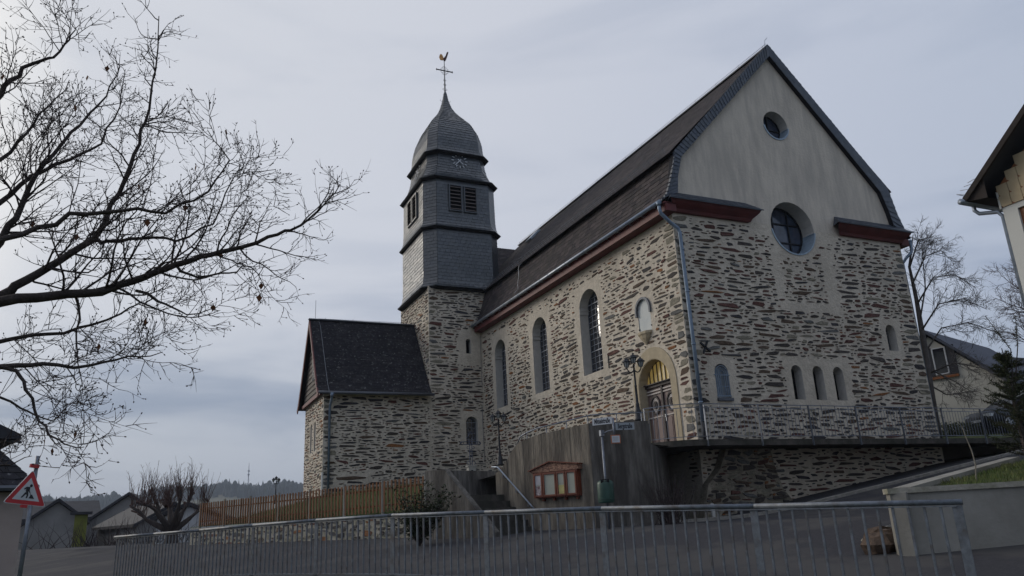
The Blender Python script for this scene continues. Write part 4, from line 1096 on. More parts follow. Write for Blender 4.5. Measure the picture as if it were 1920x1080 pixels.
hr = empty('stair_handrail', tuple(ab(2.6, 7.45, -2.2)), 'sloping pale pipe handrail on the concrete stair wall', 'handrail')
m = MB(); m.tube([ab(3.36, 7.50, -.57), ab(3.15, 7.48, -.585), ab(3.08, 7.48, -.63), ab(2.0, 7.48, -1.64), ab(1.9, 7.5, -1.75)], .024, 8); m.build('rail', 'zinc', hr, True)
for a, z in ((2.95, -.75), (2.5, -1.17), (2.08, -1.56)):
    m = MB(); m.tube([ab(a, 7.48, z), ab(a, 7.48, z-.12), ab(a, 7.6, z-.14)], .010, 5); m.build('bracket', 'galv', hr)

# ================================================================== NOTICE BOARD
nbx = empty('notice_board', tuple(WF.p(-1.1, -1.55, .1)), 'reddish wooden four-door notice board with shallow gabled top', 'notice board')
u0, u1, zb, zt2 = -1.83, -.36, -1.50, -.85
m = MB(); m.box(WF.p((u0+u1)/2, (zb+zt2)/2, .075), u1-u0, zt2-zb, .15, WF.ax()); m.build('cabinet', 'board_wood', nbx)
m = MB(); m.prism([WF.p(u, z, .0) for u, z in ((u0-.08, -.85), (u1+.06, -.85), (u1+.06, -.73), (-1.20, -.61), (u0-.08, -.80))], WF.N*.165); m.build('gable_panel', 'carving', nbx)
m = MB(); tp = [(u0-.12, -.80), (-1.20, -.60), (u1+.08, -.72)]
for a_, b_ in zip(tp[:-1], tp[1:]): m.bar(WF.p(*a_, .10), WF.p(*b_, .10), .24, .025, WF.V)
m.build('roof_strip', 'board_wood', nbx)
ed = [u0+.02, u0+.335, u0+.79, u0+1.10, u1-.02]
for k in range(4):
    a_, b_ = ed[k]+.012, ed[k+1]-.012; c_ = (a_+b_)/2; w_ = b_-a_; h_ = zt2-zb-.06
    m = MB()
    for s in (-1, 1): m.box(WF.p(c_+s*(w_/2-.02), (zb+zt2)/2, .165), .042, h_, .03, WF.ax())
    for z in (zb+.05, zt2-.05): m.box(WF.p(c_, z, .1652), w_-.08, .042, .03, WF.ax())
    dr = m.build('cabinet_door', 'board_wood', nbx)
    m = MB(); m.box(WF.p(c_, (zb+zt2)/2, .152), w_-.08, h_-.08, .006, WF.ax()); pnl = m.build('pin_board', 'paper', dr)
    if k == 0:
        m = MB(); m.box(WF.p(c_, -1.33, .157), w_-.1, .26, .004, WF.ax()); m.build('notice', 'poster', dr); m = MB(); m.box(WF.p(c_, -1.05, .157), w_-.1, .24, .004, WF.ax()); m.build('notice', 'paper_white', dr)
    if k == 2:
        m = MB(); m.box(WF.p(c_, -1.33, .157), w_-.1, .24, .004, WF.ax()); m.build('notice', 'paper_yellow', dr); m = MB(); m.box(WF.p(c_, -1.04, .157), w_-.1, .26, .004, WF.ax()); m.build('notice', 'paper', dr)
for u in (u0+.25, u0+.62, u0+1.0, u1-.1): m = MB(); m.box(WF.p(u, zb-.04, .05), .05, .08, .09, WF.ax()); m.build('bracket', 'board_wood', nbx)

# ================================================================== STREET SIGNS, BIN
def text_mesh(name, txt, size, fr, u, v, n, mt, parent, condense=1.0):
    cu = bpy.data.curves.new(name, 'FONT'); cu.body = txt; cu.size = size; cu.align_x = 'CENTER'; cu.align_y = 'CENTER'; cu.extrude = .0015; cu.offset = .004
    ob = bpy.data.objects.new(name, cu); COL.objects.link(ob)
    dg = bpy.context.evaluated_depsgraph_get(); me = bpy.data.meshes.new_from_object(ob.evaluated_get(dg))
    bpy.data.objects.remove(ob); bpy.data.curves.remove(cu)
    me.materials.clear(); me.materials.append(MATS[mt])
    M4 = fr.rot().to_4x4(); 
    for vv in me.vertices: vv.co.x *= condense
    o = bpy.data.objects.new(name, me); COL.objects.link(o); o.parent = parent
    o.location = fr.p(u, v, n)-wloc(parent); o.rotation_euler = M4.to_euler(); return o
pb = at(1138, 935, 19.0); gz = street_z(pb.x, pb.y); ptop = at(1131, 808, 19.0); pb2 = V((pb.x, pb.y, 0)); pt2 = V((pb.x, pb.y, ptop.z))
ss = empty('street_sign_post', (pb.x, pb.y, gz), 'grey post holding two white street name plates and a small framed sign', 'sign post')
m = MB(); m.tube([(pb.x, pb.y, gz), (pb.x, pb.y, ptop.z)], .028, 8); m.build('post', 'galv', ss, True)
p2 = at(1153, 830, 18.9); p2t = at(1152, 783, 18.9)
m = MB(); m.tube([(p2.x, p2.y, p2.z), (p2.x, p2.y, p2t.z)], .026, 8); m.build('sign_tube', 'galv', ss, True)
m = MB(); m.tube([(pb.x, pb.y, ptop.z-.08), ((pb.x+p2.x)/2, (pb.y+p2.y)/2, ptop.z-.02), (p2.x, p2.y, ptop.z-.0)], .018, 6); m.box((pb.x, pb.y, ptop.z-.05), .09, .09, .14); m.build('arm', 'galv', ss)
S1 = Fr((p2.x, p2.y, 0), tuple((-UD*.95+V((.3, -.1, 0))).normalized())); c1 = online(1130.5, 790, V((p2.x, p2.y, 0)), S1.U); z1 = c1.z
u1_ = (c1-V((p2.x, p2.y, 0))).dot(S1.U)
w1 = abs((online(1112, 790, V((p2.x, p2.y, 0)), S1.U)-online(1149, 790, V((p2.x, p2.y, 0)), S1.U)).length)
m = MB(); m.box(S1.p(u1_, z1, .045), w1, .165, .012, S1.ax()); pl = m.build('name_plate', 'sign_white', ss); pl['label'] = 'white plate reading Mittelstraße'
text_mesh('lettering', 'Mittelstraße', .16, S1, u1_, z1, .0525, 'sign_black', pl, w1*.9/.885)
S2 = Fr((p2.x, p2.y, 0), tuple((PQd+V((0, .15, 0))).normalized())); c2 = online(1170.5, 799.5, V((p2.x, p2.y, 0)), S2.U); u2_ = (c2-V((p2.x, p2.y, 0))).dot(S2.U)
w2 = abs((online(1153, 799, V((p2.x, p2.y, 0)), S2.U)-online(1188, 799, V((p2.x, p2.y, 0)), S2.U)).length)
m = MB(); m.box(S2.p(u2_, c2.z, .045), w2, .170, .012, S2.ax()); pl = m.build('name_plate', 'sign_grey', ss); pl['label'] = 'grey-white plate reading Bergstraße'
text_mesh('lettering', 'Bergstraße', .16, S2, u2_, c2.z, .0525, 'sign_black', pl, w2*.9/.81)
c3 = at(1154, 823.5, 18.85); 
m = MB(); m.box(S2.p((c3-S2.o).dot(S2.U), c3.z, .07), .235, .20, .012, S2.ax()); fs_ = m.build('framed_notice', 'frame_orange', ss)
m = MB(); m.box(S2.p((c3-S2.o).dot(S2.U), c3.z, .078), .195, .16, .006, S2.ax()); m.build('notice_face', 'sign_white', fs_)
for k in range(3): m = MB(); m.box(S2.p((c3-S2.o).dot(S2.U), c3.z+.035-.03*k, .0825), .13-.03*(k % 2), .008, .003, S2.ax()); m.build('text_line', 'sign_grey', fs_)
bc = at(1137.5, 943, 18.85); bt_ = at(1137.5, 899, 18.85); hB = bt_.z-bc.z
bn = empty('litter_bin', tuple(bc), 'dark green rounded litter bin hung on the sign post', 'litter bin')
m = MB(); R_ = .195; prof = [(R_*.93, 0), (R_*.96, .03), (R_, .10), (R_, hB*.80), (R_*.96, hB*.87), (R_*.80, hB*.94), (R_*.5, hB*.985), (R_*.02, hB)]
m.lathe((bc.x, bc.y, bc.z), prof, 20); m.build('bin_body', 'bin_green', bn, True)
tocam = (CAM-bc); tocam.z = 0; tocam.normalize(); sd_ = V((-tocam.y, tocam.x, 0))
m = MB(); m.box(bc+Z_*(hB*.915)+tocam*R_*.66, .20, .10, .045, (sd_, (tocam*.6-Z_*.5).normalized(), (tocam*.5+Z_*.6).normalized())); m.build('bin_slot', 'void', bn)
m = MB(); m.tube([bc+Z_*(.085)+V((cos(a), sin(a), 0))*(R_+.004) for a in [2*pi*i/20 for i in range(21)]], .008, 4); m.build('bin_rim', 'bin_green', bn)

# ================================================================== LAMPS, WAYSIDE CROSS
def lamp_post(base, H, rz, label, grp='three-armed lamp posts by the church'):
    r = empty('lamp_post', tuple(base), label, 'street lamp', grp); b = V(base); k = H/2.05
    m = MB(); m.lathe(b, [(.13*k, 0), (.13*k, .05*k), (.10*k, .08*k), (.095*k, .28*k), (.07*k, .34*k), (.055*k, .46*k), (.06*k, .48*k), (.045*k, .52*k), (.034*k, 1.0*k), (.044*k, 1.02*k), (.032*k, 1.05*k), (.028*k, 1.62*k), (.04*k, 1.64*k), (.024*k, 1.68*k)], 10); m.build('column', 'iron', r, True)
    d = V((cos(rz), sin(rz), 0)); 
    for s, zz in ((0, 1.72), (-1, 1.60), (1, 1.60)):
        c = b+d*(s*.21*k)+Z_*(zz*k)
        if s:
            m = MB(); pts = [b+Z_*(1.50*k)+d*(s*(.01+.2*t)*k)+Z_*((-.09*sin(pi*t)+.05*t)*k) for t in [i/8 for i in range(9)]]; m.tube(pts, .019*k, 5); m.tube([pts[-1], c], .019*k, 5); m.build('arm', 'iron', r, True)
        m = MB(); m.lathe(c, [(.035*k, -.02*k), (.06*k, .0), (.10*k, .13*k), (.09*k, .15*k)], 6); gl = m.build('lantern', 'lamp_glass', r)
        m = MB(); m.lathe(c, [(.135*k, .145*k), (.135*k, .165*k), (.09*k, .205*k), (.07*k, .235*k), (.025*k, .26*k), (.028*k, .27*k), (.006*k, .31*k)], 6)
        for q in range(6):
            a = 2*pi*q/6; m.bar(c+V((cos(a), sin(a), 0))*.062*k, c+V((cos(a), sin(a), 0))*.102*k+Z_*.14*k, .014*k)
        m.build('lantern_cap', 'iron', gl)
    return r
def lamp_at(px, yb, yt, d, label, rz):
    a_, b_ = at(px, yb, d), at(px, yt, d); return lamp_post(a_, (b_.z-a_.z)*2.05/2.02, rz, label)
lamp_at(1198, 789, 661, 21.0, 'black three-armed lamp post beside the church door', radians(-25))
lamp_at(938, 873, 768, 25.8, 'black three-armed lamp post at the top of the stairs', radians(-15))
cb = at(884, 884, 31); ctop = at(884, 813, 31)
wc = empty('wayside_cross', tuple(cb-Z_*.35), 'bluish iron grave cross on a small stone block before the tower', 'cross')
m = MB(); m.box(cb-Z_*.10, .30, .26, .55); m.box(cb+Z_*.20, .38, .30, .05); m.build('stone_base', 'marble', wc)
m = MB(); m.box(cb+V((-.02, -.135, .02)), .08, .012, .05); m.build('plaque', 'iron', wc)
H_ = ctop.z-cb.z; m = MB(); c_ = cb+Z_*.2
for s in (-1, 1): m.tube([c_+X_*s*.05, c_+X_*s*.05+Z_*(H_-.45)], .016, 5)
for i in range(9): m.bar(c_+X_*-.05+Z_*(.08+i*.115), c_+X_*.05+Z_*(.08+((i+1) % 2)*.08+i*.115), .014)
za = H_-.62
for z in (za, za+.10): m.tube([c_+X_*-.32+Z_*z, c_+X_*.32+Z_*z], .016, 5)
for s in (-1, 1):
    for q in range(3): scroll(m, c_+X_*s*(.30)+Z_*(za+.05), X_, Z_, .06+.01*q, s, (-1, 1, -1)[q], .012)
    scroll(m, c_+X_*s*.05+Z_*(za+.22), X_, Z_, .07, s, 1, .012); scroll(m, c_+X_*s*.04+Z_*(za-.12), X_, Z_, .07, s, -1, .012); scroll(m, c_+X_*s*.03+Z_*.12, X_, Z_, .09, s, 1, .012)
m.tube([c_+X_*-.10+Z_*(H_-.32), c_+Z_*(H_-.12), c_+X_*.10+Z_*(H_-.32)], .018, 5)
m.build('iron_cross', 'cross_blue', wc)

# ================================================================== FENCE WITH LOW STONE WALL
FD = V((.383, -.924, 0)).normalized(); FP = V((-12.16, 13.99, 0))
fw_ = empty('garden_wall', tuple(FP+FD*6+Z_*-2.5), 'low rubble stone wall under the wooden picket fence', 'wall')
FFr = Fr(FP-FD.cross(Z_)*0, tuple(FD)); 
m = MB(); m.prism([FFr.p(-2.6, -3.0, .12), FFr.p(12.6, -3.0, .12), FFr.p(12.6, -1.70, .12), FFr.p(-2.6, -1.70, .12)], -FFr.N*.34); gw = m.build('wall_core', 'cap_stone', fw_)
SBG = StoneBank(fw_); FF2 = Fr(FFr.p(0, 0, .12), tuple(FD))
SBG.add(FF2, gw, scatter(random.Random(2), -2.5, -2.95, 12.5, -1.74, lambda u, v, w, h: 1, [(.3, .6, .1, .2, 25), (.18, .4, .07, .15, 60), (.1, .22, .05, .1, 100)], [24, 10, 6, 6, 22, 20, 10, 2], gap=.012)); SBG.flush()
fn = empty('picket_fence', tuple(FP+FD*6+Z_*-1.7), 'brown wooden picket fence with grey posts in front of the annex', 'fence')
sm_ = MB(); sm_.box((0, 0, .44), .070, .022, .88); sm_.add([(-.035, -.011, .88), (.035, -.011, .88), (.035, .011, .88), (-.035, .011, .88), (-.0, -.011, .905), (0, .011, .905)], [(0, 1, 4), (2, 3, 5), (1, 2, 5, 4), (3, 0, 4, 5)])
slat_me = center_mesh(sm_, 'slat', ['fence_wood']); pm_ = MB(); pm_.tube([(0, 0, -.1), (0, 0, 1.0)], .045, 8); post_me = center_mesh(pm_, 'post', ['concrete_light'])
frot = Matrix((FD, FD.cross(Z_)*-1, Z_)).transposed()
rf = random.Random(6); FDN = FFr.N
def ftop(t): return -1.665 + (.0 if t < 6 else (t-6)*.012)
for k in range(-1, 8):
    t = k*2.0
    if k <= 6: inst('post', post_me, fn, FFr.p(t, ftop(t), .03))
    if k >= 6: break
    dens = 22 if k < 4 else 11
    for i in range(dens):
        u = t+2.0*(i+.6)/dens; inst('slat', slat_me, fn, FFr.p(u, ftop(u)+.03+rf.gauss(0, .008), .06 if i % 2 == 0 or k >= 4 else .0), Matrix(frot) @ Matrix.Rotation(rf.gauss(0, .012), 3, 'Y'))
    for z in (.22, .70): m = MB(); m.bar(FFr.p(t+.04, ftop(t)+z, .03), FFr.p(t+1.96, ftop(t+2)+z, .03), .03, .05); m.build('fence_rail', 'fence_wood', fn)
lamp_post(at(516, 945, 36), 1.2, 0.3, 'small dark lantern standing behind the picket fence', 'garden lights')

# ================================================================== FRONT RAILING
RD = V((-.426, .904, 0)).normalized()
frl = empty('street_railing', tuple(R0+Z_*-3.0), 'grey steel street railing with flat posts in the foreground', 'railing')
zk = [(-0.05, -2.04), (2, -1.98), (4, -1.91), (6, -1.87), (8, -1.83), (10, -1.83), (12, -1.85), (14, -1.88), (16, -1.90), (18, -1.92)]
def rzz(t):
    for (a, za_), (b, zb_) in zip(zk[:-1], zk[1:]):
        if t <= b: return za_+(zb_-za_)*(t-a)/(b-a)
    return zk[-1][1]
def rpt(t, dz=0): q = R0+RD*t; return V((q.x, q.y, rzz(t)+dz))
bm_ = MB(); bm_.bar((0, 0, -.90), (0, 0, -.055), .022, .022, V((1, 0, 0))); bar_me = center_mesh(bm_, 'baluster', ['rail_grey'])
rrot = Matrix((RD, V((-RD.y, RD.x, 0)), Z_)).transposed()
for k in range(9):
    t = k*2.0
    m = MB(); m.tube([rpt(t-(.05 if k == 0 else 0), -.025), rpt(t+2.0 if k else 1.985, -.025)], .028, 10); m.build('top_rail', 'rail_grey', frl, True)
    m = MB(); m.bar(rpt(t, -.062), rpt(t+2, -.062), .045, .012); m.build('rail_strip', 'rail_grey', frl)
    m = MB(); m.bar(rpt(t, -.905), rpt(t+2, -.905), .045, .02); m.build('bottom_rail', 'rail_grey', frl)
    m = MB(); m.bar(rpt(t, -1.25), rpt(t, -.055), .018, .085, RD); m.build('flat_post', 'rail_grey', frl)
    for i in range(1, 14): inst('baluster', bar_me, frl, rpt(t+2.0*i/14), rrot)

# ================================================================== RAISED GRASS BED (right)
C1 = V((-5.56, -11.2, 0)); bd = V((.806, -.592, 0)); C2 = C1+bd*9; C3 = V((1.35, -8.35, 0))
bed = empty('raised_bed', tuple(C1+Z_*-2.7), 'pale concrete walled raised bed with grass at the street corner', 'raised bed')
zA, zB, zC = -1.86, -1.80, -1.28
def wallseg(a, za, b, zb, name, mt, th=.22):
    d = (b-a).normalized(); n = V((d.y, -d.x, 0))
    m = MB(); vs = [a+Z_*-3.3, b+Z_*-3.3, b+Z_*(zb-.07), a+Z_*(za-.07)]; m.prism(vs, -n*th); o = m.build(name, mt, bed)
    m = MB(); m.prism([a+n*.035+Z_*(za-.07)-d*.03, b+n*.035+Z_*(zb-.07), b+n*.035+Z_*zb, a+n*.035+Z_*za-d*.03], -n*(th+.05)); m.build('coping', 'cap_stone', bed); return o
wallseg(C1, zA, C2, zB, 'bed_wall', 'concrete_light')
# side towards the hill road
d3 = (C3-C1).normalized(); n3 = V((-d3.y, d3.x, 0))
m = MB(); m.prism([C1+Z_*-3.3+d3*.01, C3+Z_*-3.0, C3+Z_*(zC-.06), C1+d3*.01+Z_*(zA-.06)], -n3*.2); m.build('bed_wall', 'concrete_light', bed)
m = MB(); m.prism([C1+n3*.03+Z_*(zA-.055)+d3*.25, C3+n3*.03+Z_*(zC-.055), C3+n3*.03+Z_*(zC+.012), C1+n3*.03+Z_*(zA+.012)+d3*.25], -n3*.24); m.build('coping', 'concrete_light', bed)
C4 = V((6.5, -15, 0))
def bed_pt(s, t):   # s along the front, t towards the road side end
    a = C1.lerp(C2, s); b = C3.lerp(C4, s); p = a.lerp(b, t); za = zA+(zB-zA)*s; zb = zC+.25*s
    return V((p.x, p.y, za+(zb-za)*t+.03*sin(p.x*3)*sin(p.y*2.2)-.06-.06*(1-sm(0, .12, s))))
gm = MB(); n = 16; pts = [bed_pt(i/n, j/n) for j in range(n+1) for i in range(n+1)]
gm.add(pts, [(j*(n+1)+i, j*(n+1)+i+1, (j+1)*(n+1)+i+1, (j+1)*(n+1)+i) for j in range(n) for i in range(n)]); gm.build('bed_soil', 'turf', bed, True)
gr = random.Random(17); gb = MB()
def blades(mb, fn, count, hmin, hmax, rg_):
    for _ in range(count):
        p = fn(rg_); h = rg_.uniform(hmin, hmax); a = rg_.uniform(0, 6.28); w = V((cos(a), sin(a), 0))*.006; ln = V((rg_.gauss(0, .35), rg_.gauss(0, .35), 0))*h
        mb.add([p-w, p+w, p+w*.6+ln*.4+Z_*h*.6, p-w*.6+ln*.4+Z_*h*.6, p+ln+Z_*h], [(0, 1, 2, 3), (3, 2, 4)])
blades(gb, lambda r: bed_pt(.03+.9*r.random()**1.3, .03+.94*r.random()), 12000, .03, .10, gr)
tag(gb.build('grass', 'grass_blade'), 'short tufted grass on the raised bed', 'grass', kind='stuff')
gb = MB(); 
def yb(r):
    a_ = r.uniform(4.6, 19); b_ = 7.2+r.random()**1.5*6; return yard_p(a_, b_)
blades(gb, yb, 9000, .05, .14, gr); tag(gb.build('grass', 'grass_blade'), 'rough grass on the slope between the picket fence and the annex', 'grass', kind='stuff')
# rocks by the bed corner
rk = random.Random(3)
for i, (px, py, d_, s_) in enumerate(((1652, 978, 12.6, .26), (1638, 968, 12.9, .20), (1664, 962, 12.9, .22), (1645, 992, 12.4, .24))):
    c = at(px, py, d_); c.z = street_z(c.x, c.y)+s_*.45; m = MB(); vs = []
    for j in range(5):
        th = pi*j/4
        for k in range(7): a = 2*pi*k/7; q = s_*rk.uniform(.75, 1.15); vs.append(c+V((sin(th)*cos(a)*q*1.2, sin(th)*sin(a)*q, cos(th)*q*.8)))
    m.add(vs, [(j*7+k, j*7+(k+1) % 7, (j+1)*7+(k+1) % 7, (j+1)*7+k) for j in range(4) for k in range(7)])
    tag(m.build('rock', STONE[(6, 4, 5, 6)[i]]), ('large dark brown rock at the foot of the raised bed', 'greenish grey rock leftmost by the raised bed', 'grey rock against the raised bed corner', 'brown rock lowest in front of the raised bed')[i], 'rock', 'rocks by the raised bed')

# ================================================================== HOUSES
def tile_mesh(w, h):
    m = MB(); c = w*.22; pts = [(-w/2, -h/2+c), (-w/2+c, -h/2), (w/2, -h/2), (w/2, h/2), (-w/2, h/2)]
    m.prism([V((x, y, 0)) for x, y in pts], (0, 0, .022)); return m
# --- house at the right edge
hs = empty('gabled_house', (4, -12.5, -1.6), 'pale house at the right edge with beige shingled gable and deep eaves', 'house')
HX = 1.49; HF = Fr((HX, 0, 0), (0, -1, 0)); slope = .81; ye = -8.92; ze = 4.20; yr = -14.2; zr = ze+slope*(ye-yr)
def rz(y): return ze+slope*(ye-y)
yw = -9.39
m = MB(); u_r = 19.0; hole = [(9.70, 1.95), (11.6, 1.95), (11.6, 3.78), (9.70, 3.78)]; hole2 = [(9.74, -.75), (11.2, -.75), (11.2, 1.25), (9.74, 1.25)]
panel(m, HF, [(-yw, -3.2), (u_r, -3.2), (u_r, rz(-(u_r-(-yr*2-u_r)*0))*0+4.25), (-yr, zr-.25), (-yw, rz(yw)-.22)], [hole, hole2], .18); m.build('wall', ['house_white', 'house_white'], hs)
m = MB(); m.quad((HX, yw, -3.2), (HX+9, yw, -3.2), (HX+9, yw, 4.4), (HX, yw, 4.4)); m.build('wall', 'house_white', hs)
for hh in (hole, hole2):
    (a_, z0_), (b_, _), (_, z1_), _ = hh
    m = MB(); flatpoly(m, HF, hh, -.12); w_ = m.build('window', 'glass', hs)
    m = MB(); c_ = (a_+b_)/2
    for u in (a_+.05, c_, b_-.05): m.box(HF.p(u, (z0_+z1_)/2, -.09), .10, z1_-z0_, .06, HF.ax())
    for z in (z0_+.05, z1_-.05): m.box(HF.p(c_, z, -.089), b_-a_, .10, .06, HF.ax())
    m.build('window_frame', 'wood_brown', w_)
    m = MB(); m.box(HF.p(c_, z0_-.04, .04), b_-a_+.1, .05, .14, HF.ax()); m.build('window_sill', 'cap_stone', w_)
tm = center_mesh(tile_mesh(.238, .244), 'shingle', ['shingle'])
m = MB(); panel(m, HF, [(-yw-.03, 3.90), (15, 3.90), (15, 8.0), (-yr, zr-.26), (-yw-.03, rz(yw)-.25)], [], 0); 
for v_ in range(len(m.v)): m.v[v_] = (m.v[v_][0]-.012, m.v[v_][1], m.v[v_][2])
m.build('cladding_base', 'wood_brown', hs)
for i in range(14):
    for j in range(13):
        u = -yw+.12+i*.25; v = 4.03+j*.25
        if v+.05 > rz(-u)-.24: continue
        o = inst('shingle', tm, hs, HF.p(u, v, .014), HF.rot() @ Matrix.Rotation(radians(4), 3, 'X'))
m = MB(); m.prism([HF.p(-yw-.03, 3.88, .02), HF.p(-yw-.03, rz(yw)-.3, .02), HF.p(-yw+.01, rz(yw)-.33, .02), HF.p(-yw+.01, 3.88, .02)], HF.N*.02); m.build('corner_strip', 'house_white', hs)
m = MB(); t_ = .16
for s in (0, 1):
    fy = (lambda y: 2*yr-y) if s else (lambda y: y)
    pr_ = [(HX-.42, fy(ye), ze), (HX-.42, fy(yr), zr), (HX-.42, fy(yr), zr+t_), (HX-.42, fy(ye), ze+t_*.7)]
    m.prism(pr_, (10.2, 0, 0))
m.build('roof', 'roof_dark', hs)
m = MB(); 
for s in (0, 1):
    fy = (lambda y: 2*yr-y) if s else (lambda y: y)
    m.bar((HX-.44, fy(ye), ze+.03), (HX-.44, fy(yr), zr+.03), .05, .12)
m.build('verge_board', 'soffit', hs)
m = MB(); m.quad((HX-.40, ye-.01, ze-.012), (HX+9.6, ye-.01, ze-.012), (HX+9.6, yw, ze-.10), (HX-.40, yw, ze-.10)); m.quad((HX-.40, ye-.01, ze-.012), (HX-.40, yw, rz(yw)-.012), (HX-.40, yw, ze-.10), (HX-.40, yw, ze-.10)); m.build('soffit', 'soffit', hs)
m = MB(); m.tube([(HX-.52, ye+.06, ze+.0), (HX+9.6, ye+.06, ze+.0)], .07, 8); m.build('gutter', 'zinc', hs, True)
m = MB(); m.tube([(HX-.10, ye+.06, ze-.04), (HX-.10, ye+.06, ze-.16), (HX-.06, ye-.0, ze-.25), (HX+.02, yw+.12, ze-.34), (HX+.08, yw+.07, ze-.45), (HX+.08, yw+.07, -2)], .045, 8); m.build('downpipe', 'zinc', hs, True)
m = MB(); 
for i in range(4): m.bar((HX-.45, ye-.02-.1*i, ze+.15+.08*i), (HX-.45, ye+.15-.1*i, ze+.22+.05*i), .012)
m.bar((HX-.45, ye+.15, ze+.22), (HX+5, ye+.15, ze+.22), .012); m.build('snow_guard', 'galv', hs)

# --- cream house behind the church
A_ = atz(1738, 626, 6.4); B_ = atz(1856, 658, 6.4); A_.z = B_.z = 6.4
rdv = (B_-A_).normalized(); gdv = V((rdv.y, -rdv.x, 0))
E_ = online(1897, 716, A_, gdv); ww = (E_-A_).dot(gdv); zE = E_.z
h2 = empty('cream_house', tuple(V((A_.x, A_.y, .8))), 'cream gabled house with dark slate roof behind the churchyard railing', 'house')
GF = Fr((A_.x, A_.y, 0), tuple(gdv)); 
if GF.N.dot(CAM-A_) < 0: GF = Fr((A_.x, A_.y, 0), tuple(-gdv))
sg_ = 1 if GF.U.dot(gdv) > 0 else -1
wq = ww-.35
m = MB(); wp = [(-wq, -.5), (wq, -.5), (wq, zE+.15), (0, 6.22), (-wq, zE+.15)]; flatpoly(m, GF, wp, 0); m.build('wall', 'house_cream', h2)
m = MB()
for s in (-1, 1):
    q = GF.p(s*wq, -.5); m.quad(q, q-GF.N*12, q-GF.N*12+Z_*(zE+.65), q+Z_*(zE+.65))
m.build('wall', 'house_cream', h2)
m = MB()
for s in (-1, 1):
    a_, b_ = GF.p(0, 6.4, .3), GF.p(s*ww, zE, .3); lng = (B_-A_).length+.3
    m.prism([a_, b_, b_+Z_*.16, a_+Z_*.18], -GF.N*lng)
m.build('roof', 'roof_blue', h2)
for px, py in ((1764, 677),):
    c = online(px, py, A_, GF.U); uu = (c-A_).dot(GF.U)
    m = MB(); m.box(GF.p(uu, c.z, .03), .62, 1.35, .05, GF.ax()); w_ = m.build('window', 'glass', h2)
    m = MB()
    for u in (-.31, .31): m.box(GF.p(uu+u, c.z, .07), .06, 1.4, .05, GF.ax())
    for z in (-.68, .68): m.box(GF.p(uu, c.z+z, .068), .62, .05, .05, GF.ax())
    m.build('window_frame', 'sign_white', w_)
    for s in (-1, 1): m = MB(); m.box(GF.p(uu+s*.56, c.z, .05), .40, 1.5, .05, GF.ax()); m.build('shutter', 'roof_dark', w_)
    m = MB(); m.box(GF.p(uu, c.z-.85, .06), 1.5, .12, .12, GF.ax()); m.build('flower_box', 'wood_brown', w_)
# --- distant roof behind it
dr_ = at(1890, 690, 75); d2 = empty('far_house', tuple(V((dr_.x+4, dr_.y, 1))), 'distant dark roofed house showing behind the cream house', 'house')
m = MB(); c = V((dr_.x+5, dr_.y, 0)); m.prism([c+V((-8, -4, 3.0)), c+V((-8, 4, 3.0)), c+V((-8, 0, 9.0))], (16, 0, 0)); m.build('roof', 'roof_dark', d2)
m = MB(); m.box(c+V((0, 0, 1.2)), 15, 7.4, 3.6); m.build('wall', 'house_grey', d2)

# --- village houses on the left
def village(px, py_e, d, w, dep, hw, hr, rot, wm, rm, label, wins_=(), grp='village houses in the valley'):
    e = at(px, py_e, d); c = V((e.x, e.y, 0)); b = e.z-hw-2.0
    o = empty('village_house', (c.x, c.y, b), label, 'house', grp)
    U = V((cos(rot), sin(rot), 0)); D = V((-sin(rot), cos(rot), 0)); zt = e.z
    m = MB(); m.prism([c+U*-w/2+Z_*b, c+U*w/2+Z_*b, c+U*w/2+Z_*zt, c+Z_*(zt+hr), c+U*-w/2+Z_*zt], D*dep); m.build('wall', wm, o)
    m = MB()
    for s in (-1, 1):
        a_, q = c+Z_*(zt+hr+.05)-D*.3, c+U*(s*(w/2+.35))+Z_*(zt-.35*hr/(w/2)+.05)-D*.3
        m.prism([a_, q, q+Z_*.2, a_+Z_*.22], D*(dep+.6))
    m.build('roof', rm, o)
    for (uu, zz, ww_, hh_) in wins_:
        p = c+U*uu+Z_*(zt+zz)-D*.04; m = MB(); m.box(p, ww_, .08, hh_, (U, D, Z_)); w_ = m.build('window', 'glass', o)
        m = MB(); m.box(p-D*.03, .06, .06, hh_, (U, D, Z_)); m.box(p-D*.031, ww_, .06, .06, (U, D, Z_)); m.build('window_frame', 'house_grey', w_)
    return o
village(105, 978, 62, 3.3, 9, 3, 1.25, radians(8), 'house_grey', 'roof_dark', 'small grey gabled house behind the roadworks sign')
vh = village(175, 974, 80, 7.5, 16, 3, 1.35, radians(98), 'house_grey', 'roof_dark', 'long low house with dark roof between the two village gables')
village(238, 976, 70, 5.4, 9, 3, 1.9, radians(-6), 'house_grey', 'roof_dark', 'grey gabled house left of the pollarded tree', ((0, .4, .6, .8), (-1.2, -1.2, .7, .9), (1.2, -1.2, .7, .9)))
village(322, 982, 60, 4.5, 8, 3, 1.2, radians(20), 'house_grey', 'roof_dark', 'house with white walls hidden behind the pollarded tree')
village(352, 972, 52, 3.4, 7, 3, .7, radians(-10), 'sign_white', 'roof_dark', 'small white house beside the left end of the picket fence')
yb_ = at(152, 975, 45); m = MB(); m.box((yb_.x, yb_.y, yb_.z-.5), .55, .3, 1.5); ysn = m.build('advert_panel', 'yellow_green'); tag(ysn, 'yellow-green panel under a small dark roof in the village', 'panel')
m = MB(); m.box((yb_.x, yb_.y, yb_.z+.32), .95, .6, .12); m.build('panel_roof', 'roof_dark', ysn)

